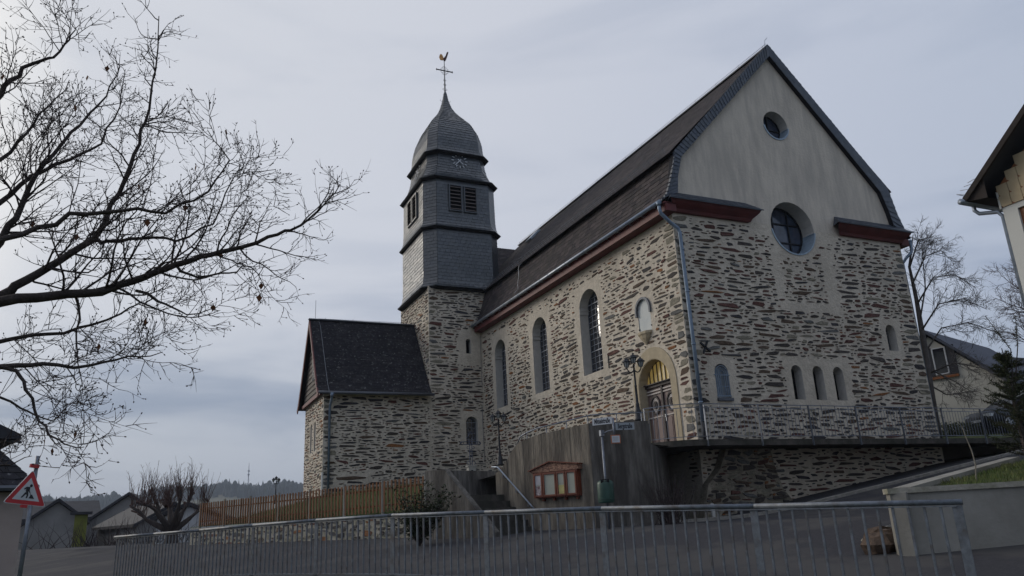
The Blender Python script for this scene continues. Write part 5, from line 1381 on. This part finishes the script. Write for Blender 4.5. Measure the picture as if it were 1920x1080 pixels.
# --- house at the left edge
lh = empty('corner_house', tuple(at(-30, 1000, 19)), 'pinkish house with dark slate eaves at the left edge', 'house')
K0 = at(44, 950, 19); K0.z = 0; LU = V((.95, .30, 0)).normalized(); LF = Fr((K0.x, K0.y, 0), tuple(LU))   # wall ends at u=0
zE2 = at(38, 908, 19).z
m = MB(); m.quad(LF.p(-7, -4), LF.p(0, -4), LF.p(0, zE2), LF.p(-7, zE2)); m.quad(LF.p(0, -4), LF.p(0, -4, -6), LF.p(0, zE2, -6), LF.p(0, zE2)); m.build('wall', 'house_pink', lh)
m = MB(); e0, e1 = LF.p(-7, zE2-.04, .22), LF.p(.18, zE2-.04, .22); t0, t1 = LF.p(-7, zE2+1.6, -1.6), LF.p(-1.15, zE2+1.6, -1.6); b1_ = LF.p(.18, zE2-.04, -5)
ln_ = (t0-e0).length; slates(m, random.Random(1), lambda s: e0.lerp(t0, s/ln_), lambda s: e1.lerp(t1, s/ln_), ln_, .2, .3)
ln3 = (t1-e1).length; slates(m, random.Random(1), lambda s: e1.lerp(t1, s/ln3), lambda s: b1_.lerp(LF.p(-1.15, zE2+1.6, -3.2), s/ln3), ln3, .2, .3)
tag(m.build('roof_slates', SLA, lh), kind='stuff')
m = MB(); m.prism([e0-Z_*.02, e1-Z_*.02, b1_-Z_*.02, LF.p(-7, zE2-.06, -5)], Z_*-.10); m.build('eave_board', 'soffit', lh)
m = MB(); m.tube([e0+LF.N*.05-Z_*.05, e1+LF.N*.05-Z_*.05], .06, 6); m.build('gutter', 'lead', lh)
K1 = at(6, 850, 19.6); m = MB(); zz0 = zE2+.6; zz1 = at(6, 818, 19.6).z; U1 = (K1-LF.o).dot(LF.U)
m.prism([LF.p(-6, zz0, -1.0), LF.p(U1, zz0, -1.0), LF.p(U1, zz1, -1.0), LF.p(-6, zz1, -1.0)], -LF.N*2.2); m.build('dormer_wall', 'roof_dark', lh)
m = MB(); m.prism([LF.p(-6, zz1, -.75), LF.p(U1+.30, zz1-.04, -.75), LF.p(U1+.30, zz1+.06, -.75), LF.p(U1-.2, zz1+.30, -.75), LF.p(-6, zz1+.55, -.75)], -LF.N*2.8); m.build('dormer_roof', 'roof_dark', lh)
m = MB(); m.tube([LF.p(U1+.02, zz1-.05, -.9), LF.p(U1+.32, zz1-.10, -.8)], .03, 6); m.build('dormer_gutter', 'lead', lh)

# ================================================================== ROADWORKS SIGN
sg0 = at(52, 920, 16)
rs = empty('roadworks_sign', (sg0.x, sg0.y, street_z(sg0.x, sg0.y)), 'tilted red triangular roadworks sign with digging figure on a grey post', 'road sign')
fx = (CAM-sg0); fx.z = 0; fx.normalize(); ux = V((-fx.y, fx.x, 0)); ux = (ux*.93+fx*-.37).normalized()
roll = radians(-7); SFr = Fr(sg0, tuple(ux*cos(roll)+Z_*sin(roll)), tuple(Z_*cos(roll)-ux*sin(roll)))
def tri(s, dz=0): h = s*.866; return [(-s/2, -h*.40+dz), (s/2, -h*.40+dz), (0, h*.60+dz)]
def rtri(s, r):
    out = []; t = tri(s); c = V((0, s*.866*(.2-.1), 0))
    for i in range(3):
        p = V((*t[i], 0)); a = (V((*t[i-1], 0))-p).normalized(); b = (V((*t[(i+1) % 3], 0))-p).normalized()
        out += [p+a*r, p+(a+b)*r*.25, p+b*r]
    return [(p.x, p.y) for p in out]
SS = .66
m = MB(); m.prism([SFr.p(u, v, 0) for u, v in rtri(SS+.03, .05)], SFr.N*.012); bd_ = m.build('sign_plate', 'sign_white', rs)
m = MB(); m.prism([SFr.p(u, v, .0125) for u, v in rtri(SS, .05)], SFr.N*.003); m.build('red_border', 'sign_red', bd_)
m = MB(); m.prism([SFr.p(u, v-.012, .016) for u, v in tri(SS*.66)], SFr.N*.003); m.build('white_field', 'sign_white', bd_)
m = MB()
def blob(pts): m.prism([SFr.p(u*.66, v*.66-.03, .0195) for u, v in pts], SFr.N*.003)
blob([(.05, -.145), (.19, -.145), (.15, -.09), (.11, -.04), (.085, -.055)])                         # heap
blob([(.045+.035*cos(2*pi*i/10), .175+.04*sin(2*pi*i/10)) for i in range(10)])                      # head
blob([(.03, .14), (-.05, .14), (-.10, .10), (-.11, .07), (-.085, .06), (-.06, .09), (-.055, .02), (-.03, .0), (.02, .02), (.035, .06)])  # torso
blob([(-.03, .01), (-.065, -.01), (-.14, -.145), (-.105, -.145), (-.03, -.045)])                     # rear leg
blob([(-.02, .01), (-.045, -.03), (-.01, -.075), (-.02, -.145), (.015, -.145), (.03, -.07), (.01, .01)])  # front leg
blob([(.0, .09), (.025, .08), (.055, .0), (.035, -.005)])                                           # arm
blob([(.04, .03), (.055, .02), (.10, -.095), (.085, -.10)])                                         # shovel
m.build('digger_pictogram', 'sign_black', bd_)
m = MB(); m.tube([SFr.p(.03, .60, -.03)*1, (sg0.x+.03*ux.x, sg0.y+.03*ux.y, street_z(sg0.x, sg0.y))], .035, 8); m.build('post', 'galv', rs, True)
m = MB(); m.box(SFr.p(.01, .42, -.01), .14, .06, .06, SFr.ax()); m.box(SFr.p(0, -.26, .0), .10, .05, .04, SFr.ax()); m.build('clamp', 'sign_red', rs)

# ================================================================== CAR
cc = V((18.75, 2.35, 0)); cz = -.16+.05*(18.4-10.5)+.09*(2.3+1)+.02
car = empty('parked_car', (cc.x, cc.y, cz), 'dark parked car half hidden behind the evergreen bush', 'car')
cd = V((-.97, .22, 0)).normalized(); cn = V((-cd.y, cd.x, 0))
def cp(x, y, z): return cc+cd*x+cn*y+Z_*(cz+z)
stn = [(-2.1, .35, .80, .70), (-2.0, .25, .95, .80), (-1.2, .22, 1.0, .86), (0, .20, 1.0, .88), (1.0, .22, .98, .87), (1.6, .25, .90, .84), (2.0, .30, .78, .74), (2.12, .36, .62, .6)]
m = MB(); vs = []
for x, z0, z1, w in stn: vs += [cp(x, -w, z0), cp(x, -w-.02, (z0+z1)/2), cp(x, -w*.93, z1), cp(x, w*.93, z1), cp(x, w+.02, (z0+z1)/2), cp(x, w, z0)]
m.add(vs, [(i*6+j, i*6+(j+1) % 6, (i+1)*6+(j+1) % 6, (i+1)*6+j) for i in range(7) for j in range(6)]+[tuple(range(5, -1, -1)), tuple(range(42, 48))]); m.build('body', 'car_paint', car, True)
m = MB(); vs = []
for x, z, w in ((-1.75, .97, .78), (-1.25, 1.42, .64), (-.2, 1.50, .66), (.35, 1.42, .64), (1.05, .98, .78)): vs += [cp(x, -w, z), cp(x, w, z)]
m.add(vs, [(0, 2, 3, 1), (2, 4, 5, 3), (4, 6, 7, 5), (6, 8, 9, 7), (0, 8, 6, 4, 2), (1, 3, 5, 7, 9)]); m.build('cabin', 'car_glass', car)
for x in (-1.3, 1.32):
    for s in (-1, 1):
        c = cp(x, s*.80, .31); m = MB(); m.tube([c-cn*.10, c+cn*.10], .31, 18); wl = m.build('wheel', 'tyre', car)
        m = MB(); m.tube([c-cn*.11, c+cn*.11], .05, 8)
        for q in range(5): a = 2*pi*q/5; m.bar(c-cn*.0, c+cd*cos(a)*.2+Z_*sin(a)*.2, .05, .225, cn)
        m.tube([c+cn*.105*s+(cd*cos(a)+Z_*sin(a))*.205 for a in [2*pi*i/16 for i in range(17)]], .02, 5); m.build('rim', 'alloy', wl)
for s in (-1, 1): m = MB(); m.box(cp(1.98, s*.58, .68), .22, .34, .13, (cd, cn, Z_)); m.build('headlight', 'sign_white', car)
m = MB(); m.box(cp(2.12, 0, .48), .04, .5, .1, (cd, cn, Z_)); m.build('number_plate', 'sign_white', car)

# ================================================================== TREES AND SHRUBS
def wander(rng, p, d, L_, n, curl, trop):
    pts = [p.copy()]; d = d.normalized()
    for i in range(n):
        d = (d + V((rng.gauss(0, curl), rng.gauss(0, curl), rng.gauss(0, curl)+trop))).normalized(); p = p+d*(L_/n); pts.append(p.copy())
    return pts
RMIN = .0036
def sprout(mb, rng, pts, r0, lvl, spec, tips=None):
    """spec per level: (count per metre, len0, len1, angle, curl, tropism, r_ratio, segs, sides)"""
    if lvl >= len(spec): return
    cnt, l0, l1, ang, curl, trop, rr_, segs, sides = spec[lvl]
    total = sum((pts[i+1]-pts[i]).length for i in range(len(pts)-1)); n = max(1, int(cnt*total+rng.random()))
    for _ in range(n):
        f = rng.uniform(.18, 1.0); s = f*(len(pts)-1); i = min(len(pts)-2, int(s)); p = pts[i].lerp(pts[i+1], s-i); t = (pts[i+1]-pts[i]).normalized()
        o = t.orthogonal(); o.rotate(Matrix.Rotation(rng.uniform(0, 2*pi), 3, t)); a = radians(rng.gauss(ang, 12))
        d = t*cos(a)+o*sin(a); L_ = rng.uniform(l0, l1)*(1.2-.85*f); r = max(r0*rr_*(1.1-.6*f), RMIN)
        q = wander(rng, p, d, L_, segs, curl, trop)
        mb.tube(q, [r*(1-.75*k/segs) for k in range(segs+1)], sides, caps=False)
        if tips is not None and lvl == len(spec)-1: tips.append((q[-1], (q[-1]-q[-2]).normalized(), r))
        sprout(mb, rng, q, r, lvl+1, spec, tips)
# --- big bare tree at the left
tree = empty('bare_tree', (-19.0, -11.2, -3.4), 'large leafless tree whose dark branches reach in from the left', 'tree')
tk = [V((-19.0, -11.2, -3.6)), V((-18.95, -11.15, -1.8)), V((-18.7, -11.1, .0)), V((-18.4, -11.0, 1.6)), V((-18.2, -11.0, 3.4)), V((-18.1, -10.9, 5.4)), V((-17.9, -10.9, 7.4))]
m = MB(); m.tube(tk, [.36, .28, .25, .22, .17, .11, .05], 12); m.build('trunk', 'bark', tree, True)
LIMBS = [  # traced bearings of the main limbs with distance from viewpoint, and start height on trunk
    (2, [(-60, 575, 8.3), (0, 566, 8.3), (90, 556, 8.3), (190, 548, 8.2), (270, 520, 8.2), (330, 496, 8.1), (395, 478, 8.1), (455, 463, 8.0), (520, 440, 8.0), (565, 422, 7.9), (600, 392, 7.9), (638, 345, 7.8)], .075),
    (2, [(-60, 590, 8.6), (0, 556, 8.6), (50, 525, 8.6), (110, 490, 8.6), (175, 450, 8.5), (200, 405, 8.5), (235, 335, 8.4), (262, 270, 8.4), (280, 205, 8.3), (292, 130, 8.3), (298, 30, 8.2)], .070),
    (3, [(-60, 500, 9.0), (0, 455, 9.0), (30, 410, 9.0), (55, 350, 9.0), (100, 290, 9.0), (150, 235, 9.1), (200, 180, 9.1), (225, 125, 9.2)], .060),
    (4, [(-70, 240, 8.4), (-10, 190, 8.4), (20, 150, 8.4), (60, 120, 8.4), (100, 108, 8.3), (130, 75, 8.3), (140, 52, 8.3)], .045),
    (3, [(-60, 420, 9.6), (0, 380, 9.6), (60, 330, 9.6), (130, 300, 9.7), (190, 270, 9.7), (225, 200, 9.8), (235, 130, 9.8)], .045),
    (2, [(-50, 470, 7.6), (40, 440, 7.6), (130, 400, 7.6), (230, 395, 7.5), (310, 400, 7.5), (390, 360, 7.4), (430, 300, 7.4), (390, 245, 7.4)], .036),
    (2, [(174, 451, 8.5), (200, 452, 8.5), (270, 447, 8.5), (330, 452, 8.4), (400, 420, 8.4), (440, 330, 8.4), (515, 318, 8.3)], .030),
    (1, [(-60, 650, 8.8), (20, 636, 8.8), (120, 625, 8.8), (200, 600, 8.8), (260, 570, 8.9), (310, 585, 8.9)], .034),
    (1, [(-60, 690, 8.1), (0, 688, 8.1), (80, 682, 8.1), (170, 685, 8.1), (240, 668, 8.0), (305, 660, 8.0)], .040),
    (1, [(-50, 670, 7.9), (10, 690, 7.9), (45, 715, 7.9), (65, 770, 7.9), (90, 815, 7.8), (120, 832, 7.8), (158, 838, 7.8)], .026),
    (1, [(-60, 760, 9.2), (0, 745, 9.2), (50, 770, 9.2), (100, 790, 9.1), (130, 760, 9.1)], .020),
    (3, [(-60, 330, 7.8), (0, 300, 7.8), (50, 250, 7.8), (90, 200, 7.8), (130, 150, 7.8)], .030),
    (1, [(-50, 880, 9.6), (20, 872, 9.6), (60, 855, 9.6)], .012),
    (1, [(140, 549, 8.3), (150, 600, 8.3), (145, 660, 8.3), (155, 725, 8.2)], .016),
    (2, [(330, 497, 8.1), (370, 520, 8.1), (430, 512, 8.0), (470, 500, 8.0), (495, 535, 8.0)], .018),
    (2, [(255, 545, 8.2), (310, 570, 8.2), (350, 590, 8.2), (410, 583, 8.1)], .018)]
tg = MB(); trng = random.Random(77); tips = []
SPEC = [(8.5, .5, 1.35, 44, .16, .06, .46, 8, 5), (9.5, .18, .55, 42, .16, .06, .52, 5, 4), (11, .05, .17, 42, .10, .05, .75, 3, 3)]
for k, pth, r0 in LIMBS:
    rp_ = [at(*q) for q in pth]
    # densify with small kinks
    pts = [rp_[0]]
    for a_, b_ in zip(rp_[:-1], rp_[1:]):
        for t in (.34, .67, 1.0): pts.append(a_.lerp(b_, t)+V((trng.gauss(0, .012), trng.gauss(0, .03), trng.gauss(0, .012)))*(0 if t == 1 else 1))
    n = len(pts); start = tk[k+1] if pth[0][0] < 0 else None
    lead = []
    if start is not None:
        for t in range(9):
            q = start.lerp(pts[0], t/9); lead.append(q+V((trng.gauss(0, .04), trng.gauss(0, .04), -.22*sin(pi*t/9)+trng.gauss(0, .03)))*(0 if t == 0 else 1))
    full = lead+pts
    lr = [r0*.80*(1.75-.75*i/9) for i in range(len(lead))]
    m = MB(); rad = lr+[r0*.72*(1-.97*(i/(n-1))**.85)+.003 for i in range(n)]
    m.tube(full, rad, 8); m.build('limb', 'bark', tree, True)
    # sprouts decrease towards the tip
    sprout(tg, trng, pts, r0*.40, 0, SPEC, tips)
    if lead: sprout(tg, trng, lead[2:], r0*.40, 0, [(2.5,)+SPEC[0][1:], (5,)+SPEC[1][1:], (6,)+SPEC[2][1:]])
for i in range(9):      # limbs on the far side of the crown
    a = radians(120+i*28); b = tk[2+i % 5]; q = wander(trng, b, V((cos(a), sin(a), .35+.1*(i % 3))), trng.uniform(2.4, 3.8), 12, .10, .03); r0 = .055-.004*(i % 5)
    m = MB(); m.tube(q, [r0*(1.3-1.25*j/12)+.003 for j in range(13)], 8); m.build('limb', 'bark', tree, True); sprout(tg, trng, q, r0*.4, 0, [(4,)+SPEC[0][1:], (6,)+SPEC[1][1:], (5,)+SPEC[2][1:]])
for p, d, r in tips:
    if trng.random() < .5: tg.tube([p-d*.005, p+d*.006, p+d*.016], [.0035, .0068, .002], 4, caps=False)
tag(tg.build('twigs', 'twig', tree), kind='stuff')
lv_ = MB(); 
for i in range(26):
    p, d, r = trng.choice(tips); a = trng.uniform(0, 6.28); u_ = V((cos(a), sin(a), 0)); lv_.add([p, p+u_*.03-Z_*.03, p-Z_*.08, p-u_*.03-Z_*.035], [(0, 1, 2, 3)])
tag(lv_.build('withered_leaves', 'dead_leaf', tree), kind='stuff')

# --- tree beside the church
tb0 = at(1756, 812, 32.5); rt_ = empty('churchyard_tree', tuple(tb0-Z_*.2), 'slender leafless tree at the right corner of the church', 'tree')
trk = [tb0-Z_*.3, at(1745, 740, 32.5), at(1735, 660, 32.5), at(1718, 560, 32.6), at(1705, 500, 32.7), at(1712, 440, 32.8)]
m = MB(); m.tube(trk, [.16, .14, .115, .075, .05, .015], 10); m.build('trunk', 'bark_far', rt_, True)
rr2 = random.Random(31); tw = MB(); SP2 = [(9, .5, 1.5, 34, .10, .0, .6, 6, 4), (9, .25, .7, 34, .12, .0, .6, 4, 3), (4, .15, .4, 34, .12, 0, .8, 3, 3)]
RMIN = .007
R2 = [[(1742, 700), (1790, 680), (1840, 690), (1885, 700)], [(1738, 690), (1790, 715), (1830, 740)], [(1735, 660), (1765, 615), (1815, 605), (1875, 625)], [(1728, 620), (1760, 570), (1805, 560), (1850, 580)],
      [(1720, 570), (1750, 520), (1790, 515), (1830, 540)], [(1712, 530), (1735, 480), (1765, 470), (1785, 490)], [(1706, 500), (1722, 450), (1745, 445)], [(1725, 600), (1735, 540), (1730, 480), (1728, 450)], [(1740, 720), (1775, 740), (1815, 735)]]
for k, pth in enumerate(R2):
    pts = [at(x, y, 32.5+(k % 3-1)*.4*i) for i, (x, y) in enumerate(pth)]; m = MB(); m.tube(pts, [.036*(1-.8*i/(len(pts)-1)) for i in range(len(pts))], 6); m.build('limb', 'bark_far', rt_, True)
    sprout(tw, rr2, pts, .018, 0, SP2)
tag(tw.build('twigs', 'bark_far', rt_), kind='stuff')
# --- far tree at the right edge behind the house
tb1 = at(1945, 800, 40); ft = empty('distant_tree', tuple(tb1), 'bare brownish tree crown showing beside the right house', 'tree')
m = MB(); m.tube([tb1-Z_*2, at(1945, 650, 40), at(1940, 540, 40)], [.2, .14, .06], 8); m.build('trunk', 'bark_far', ft, True)
tw = MB()
for i in range(9):
    s_ = at(1945, 660-i*14, 40); pts = wander(rr2, s_, V((rr2.uniform(-1, .4), rr2.uniform(-.4, .4), rr2.uniform(.2, .9))), rr2.uniform(1.2, 2.2), 6, .15, .02); tw.tube(pts, [.03*(1-.8*k/6) for k in range(7)], 5); sprout(tw, rr2, pts, .02, 0, SP2)
tag(tw.build('twigs', 'twig_red', ft), kind='stuff')
RMIN = .004
# --- pollarded tree at the left, in the valley
PD = 47.0; KP = PD/30
pb0 = at(322, 1000, PD); pt_ = empty('pollard_tree', tuple(pb0-Z_*3.2), 'pollarded tree with knobbly limbs and upright shoots before the village', 'tree')
rr3 = random.Random(12); m = MB(); m.tube([pb0-Z_*4, pb0-Z_*.5, pb0+Z_*.1], [.34*KP, .24*KP, .20*KP], 10); m.build('trunk', 'bark', pt_, True)
sh = MB(); RMIN = .010
for k, (x1, y1, x2, y2, dd_) in enumerate(((300, 965, 283, 925, 0), (318, 960, 315, 932, .5), (345, 955, 362, 922, .2), (335, 950, 338, 918, -.6), (290, 955, 262, 945, -.3), (360, 968, 390, 942, .4), (325, 965, 300, 940, .9), (275, 975, 245, 950, .3))):
    a_ = at(x1, y1, PD+dd_*1.5); b_ = at(x2, y2, PD+dd_*2.4); m = MB(); kn = [pb0+Z_*.05, a_.lerp(pb0, .3), a_, a_.lerp(b_, .5)+V((.07, 0, .05)), b_]
    m.tube(kn, [.12*KP, .09*KP, .06*KP, .048*KP, .035*KP], 8); m.build('limb', 'bark', pt_, True)
    for q in range(4): c_ = a_.lerp(b_, .3+.25*q); sh.tube([c_, c_+V((rr3.gauss(0, .15), rr3.gauss(0, .15), .12))], [.06, .05], 6)
    for q in range(26):
        f = rr3.random(); s_ = a_.lerp(b_, .1+.9*f); pts = wander(rr3, s_, V((rr3.gauss(0, .38), rr3.gauss(0, .38), 1)), rr3.uniform(.5, 1.35)*KP, 5, .07, .10); sh.tube(pts, [.018*(1-.75*j/5) for j in range(6)], 4); sprout(sh, rr3, pts, .012, 0, [(2.0, .25, .7, 30, .08, .06, .8, 3, 3)])
tag(sh.build('shoots', 'twig_red', pt_), kind='stuff')
RMIN = .004
p9 = at(232, 995, 40); bs = MB()
for q in range(160):
    s_ = p9+V((rr3.gauss(0, 1.6), rr3.gauss(0, .6), -.6)); pts = wander(rr3, s_, V((rr3.gauss(0, .5), rr3.gauss(0, .5), 1)), rr3.uniform(.6, 1.5), 5, .12, .02); bs.tube(pts, [.016*(1-.8*j/5) for j in range(6)], 3)
tag(bs.build('bare_shrubs', 'twig'), 'tangle of bare shrubs below the village houses', 'shrubs', kind='stuff')

# --- bare bush against the concrete wall
bb = at(1258, 968, 19.6); bb.z = street_z(bb.x, bb.y)
bu = empty('bare_bush', tuple(bb), 'dark leafless bush against the concrete wall under the terrace', 'bush')
bm2 = MB(); r4 = random.Random(44)
for i in range(70):
    a = r4.uniform(0, 6.28); pts = wander(r4, bb+V((r4.gauss(0, .12), r4.gauss(0, .12), 0)), V((cos(a)*.45, sin(a)*.45, 1)), r4.uniform(.7, 1.35), 6, .10, .03); bm2.tube(pts, [.010*(1-.75*k/6) for k in range(7)], 4); sprout(bm2, r4, pts, .007, 0, [(6, .12, .4, 38, .1, .05, .6, 4, 3)])
tag(bm2.build('twigs', 'twig', bu), kind='stuff')
# --- evergreen shrub by the parapet
ev = at(786, 958, 20.3); ev.z = street_z(ev.x, ev.y)
es = empty('evergreen_shrub', tuple(ev), 'glossy dark evergreen shrub in front of the stair parapet', 'shrub')
lm = MB(); st_ = MB(); r5 = random.Random(55)
for i in range(70):
    a = r5.uniform(0, 6.28); pts = wander(r5, ev, V((cos(a)*.55, sin(a)*.55, 1.0)), r5.uniform(.8, 1.75), 5, .10, .0); st_.tube(pts, [.012, .011, .010, .008, .006, .004], 4)
    for j in range(44):
        f = r5.uniform(.25, 1.0); s_ = f*5; k = min(4, int(s_)); p = pts[k].lerp(pts[k+1], s_-k)+V((r5.gauss(0, .05), r5.gauss(0, .05), r5.gauss(0, .05)))
        d = V((r5.gauss(0, 1), r5.gauss(0, 1), r5.uniform(-.1, 1.1))).normalized(); w = d.cross(V((r5.gauss(0, 1), r5.gauss(0, 1), r5.gauss(0, 1)))).normalized()*.018; l = r5.uniform(.07, .13)
        lm.add([p, p+d*l*.5+w, p+d*l, p+d*l*.5-w], [(0, 1, 2, 3)])
st_.build('stems', 'bark', es); tag(lm.build('leaves', 'leaf_dark', es), kind='stuff')
# --- shaggy evergreen at the right edge
cb0 = at(1925, 850, 15.5); cb0.z = -1.5
cbs = empty('conifer_bush', tuple(cb0), 'shaggy dark evergreen bush at the right edge below the pale house', 'bush')
nm_ = MB(); sm2 = MB(); r6 = random.Random(66)
sm2.tube([cb0-Z_*.1, cb0+Z_*.9, cb0+Z_*1.9], [.05, .035, .008], 6)
for i in range(150):
    h = r6.random()**.8; p0 = cb0+Z_*(.02+1.75*h); a = r6.uniform(0, 6.28); L_ = (.60*(1-h)**.7+.10)*r6.uniform(.7, 1.15)
    pts = wander(r6, p0, V((cos(a), sin(a), .35)), L_, 5, .10, .02); sm2.tube(pts, [.009, .008, .007, .005, .004, .003], 4)
    for j in range(70):
        s_ = r6.uniform(.8, 5); k = min(4, int(s_)); p = pts[k].lerp(pts[k+1], s_-k); d = V((r6.gauss(0, 1), r6.gauss(0, 1), r6.gauss(.2, 1))).normalized(); w = d.cross(V((r6.random(), r6.random(), r6.random()))).normalized()*.006; l = r6.uniform(.03, .075)
        nm_.add([p-w, p+w, p+d*l], [(0, 1, 2)])
for (x0, y0, x1, y1) in ((1895, 655, 1847, 592), (1908, 650, 1904, 592)):
    a_, b_ = at(x0, y0, 15.5), at(x1, y1, 15.5); sm2.tube([cb0+Z_*1.0, a_, b_], [.012, .009, .004], 5)
    for j in range(90):
        p = a_.lerp(b_, r6.random()); d = V((r6.gauss(0, 1), r6.gauss(0, 1), r6.gauss(.1, .8))).normalized(); w = V((0, 0, .006)); l = r6.uniform(.03, .08); nm_.add([p-w, p+w, p+d*l], [(0, 1, 2)])
sm2.build('stems', 'bark', cbs); tag(nm_.build('needles', 'needle', cbs), kind='stuff')
# --- hedge strip behind the lawn and the thin sapling on the bed
hg = MB(); r7 = random.Random(71); h0, h1 = at(1760, 797, 37), at(1900, 790, 40); h0.z = h1.z = .55
for i in range(2600):
    p = h0.lerp(h1, r7.random())+V((r7.gauss(0, .25), r7.gauss(0, .25), r7.random()*.55-.1)); d = V((r7.gauss(0, 1), r7.gauss(0, 1), r7.gauss(.3, 1))).normalized(); w = d.orthogonal().normalized()*.04; hg.add([p-w, p+w, p+d*.13], [(0, 1, 2)])
tag(hg.build('hedge', 'hedge'), 'low dark hedge along the lawn beside the parked car', 'hedge')
sp0 = at(1830, 893, 13.2); m = MB(); m.tube([sp0-Z_*.15, sp0, at(1829, 870, 13.2), at(1822, 845, 13.2), at(1812, 822, 13.2), at(1803, 798, 13.2)], [.012, .011, .010, .009, .007, .004], 6)
tag(m.build('sapling', 'twig_pale', smooth=True), 'thin pale bent sapling growing from the raised bed', 'sapling')

# ================================================================== HAZE
hm = bpy.data.materials.new('haze'); hm.use_nodes = True; ht = hm.node_tree
ht.nodes.remove(ht.nodes['Principled BSDF']); pv = ht.nodes.new('ShaderNodeVolumePrincipled')
pv.inputs['Color'].default_value = (.78, .86, 1.0, 1); pv.inputs['Density'].default_value = .00028
ht.links.new(pv.outputs[0], ht.nodes['Material Output'].inputs['Volume']); MATS['haze'] = hm
m = MB(); m.box((0, 0, 66), 8400, 8400, 160); hz = m.build('haze', 'haze'); hz['kind'] = 'stuff'
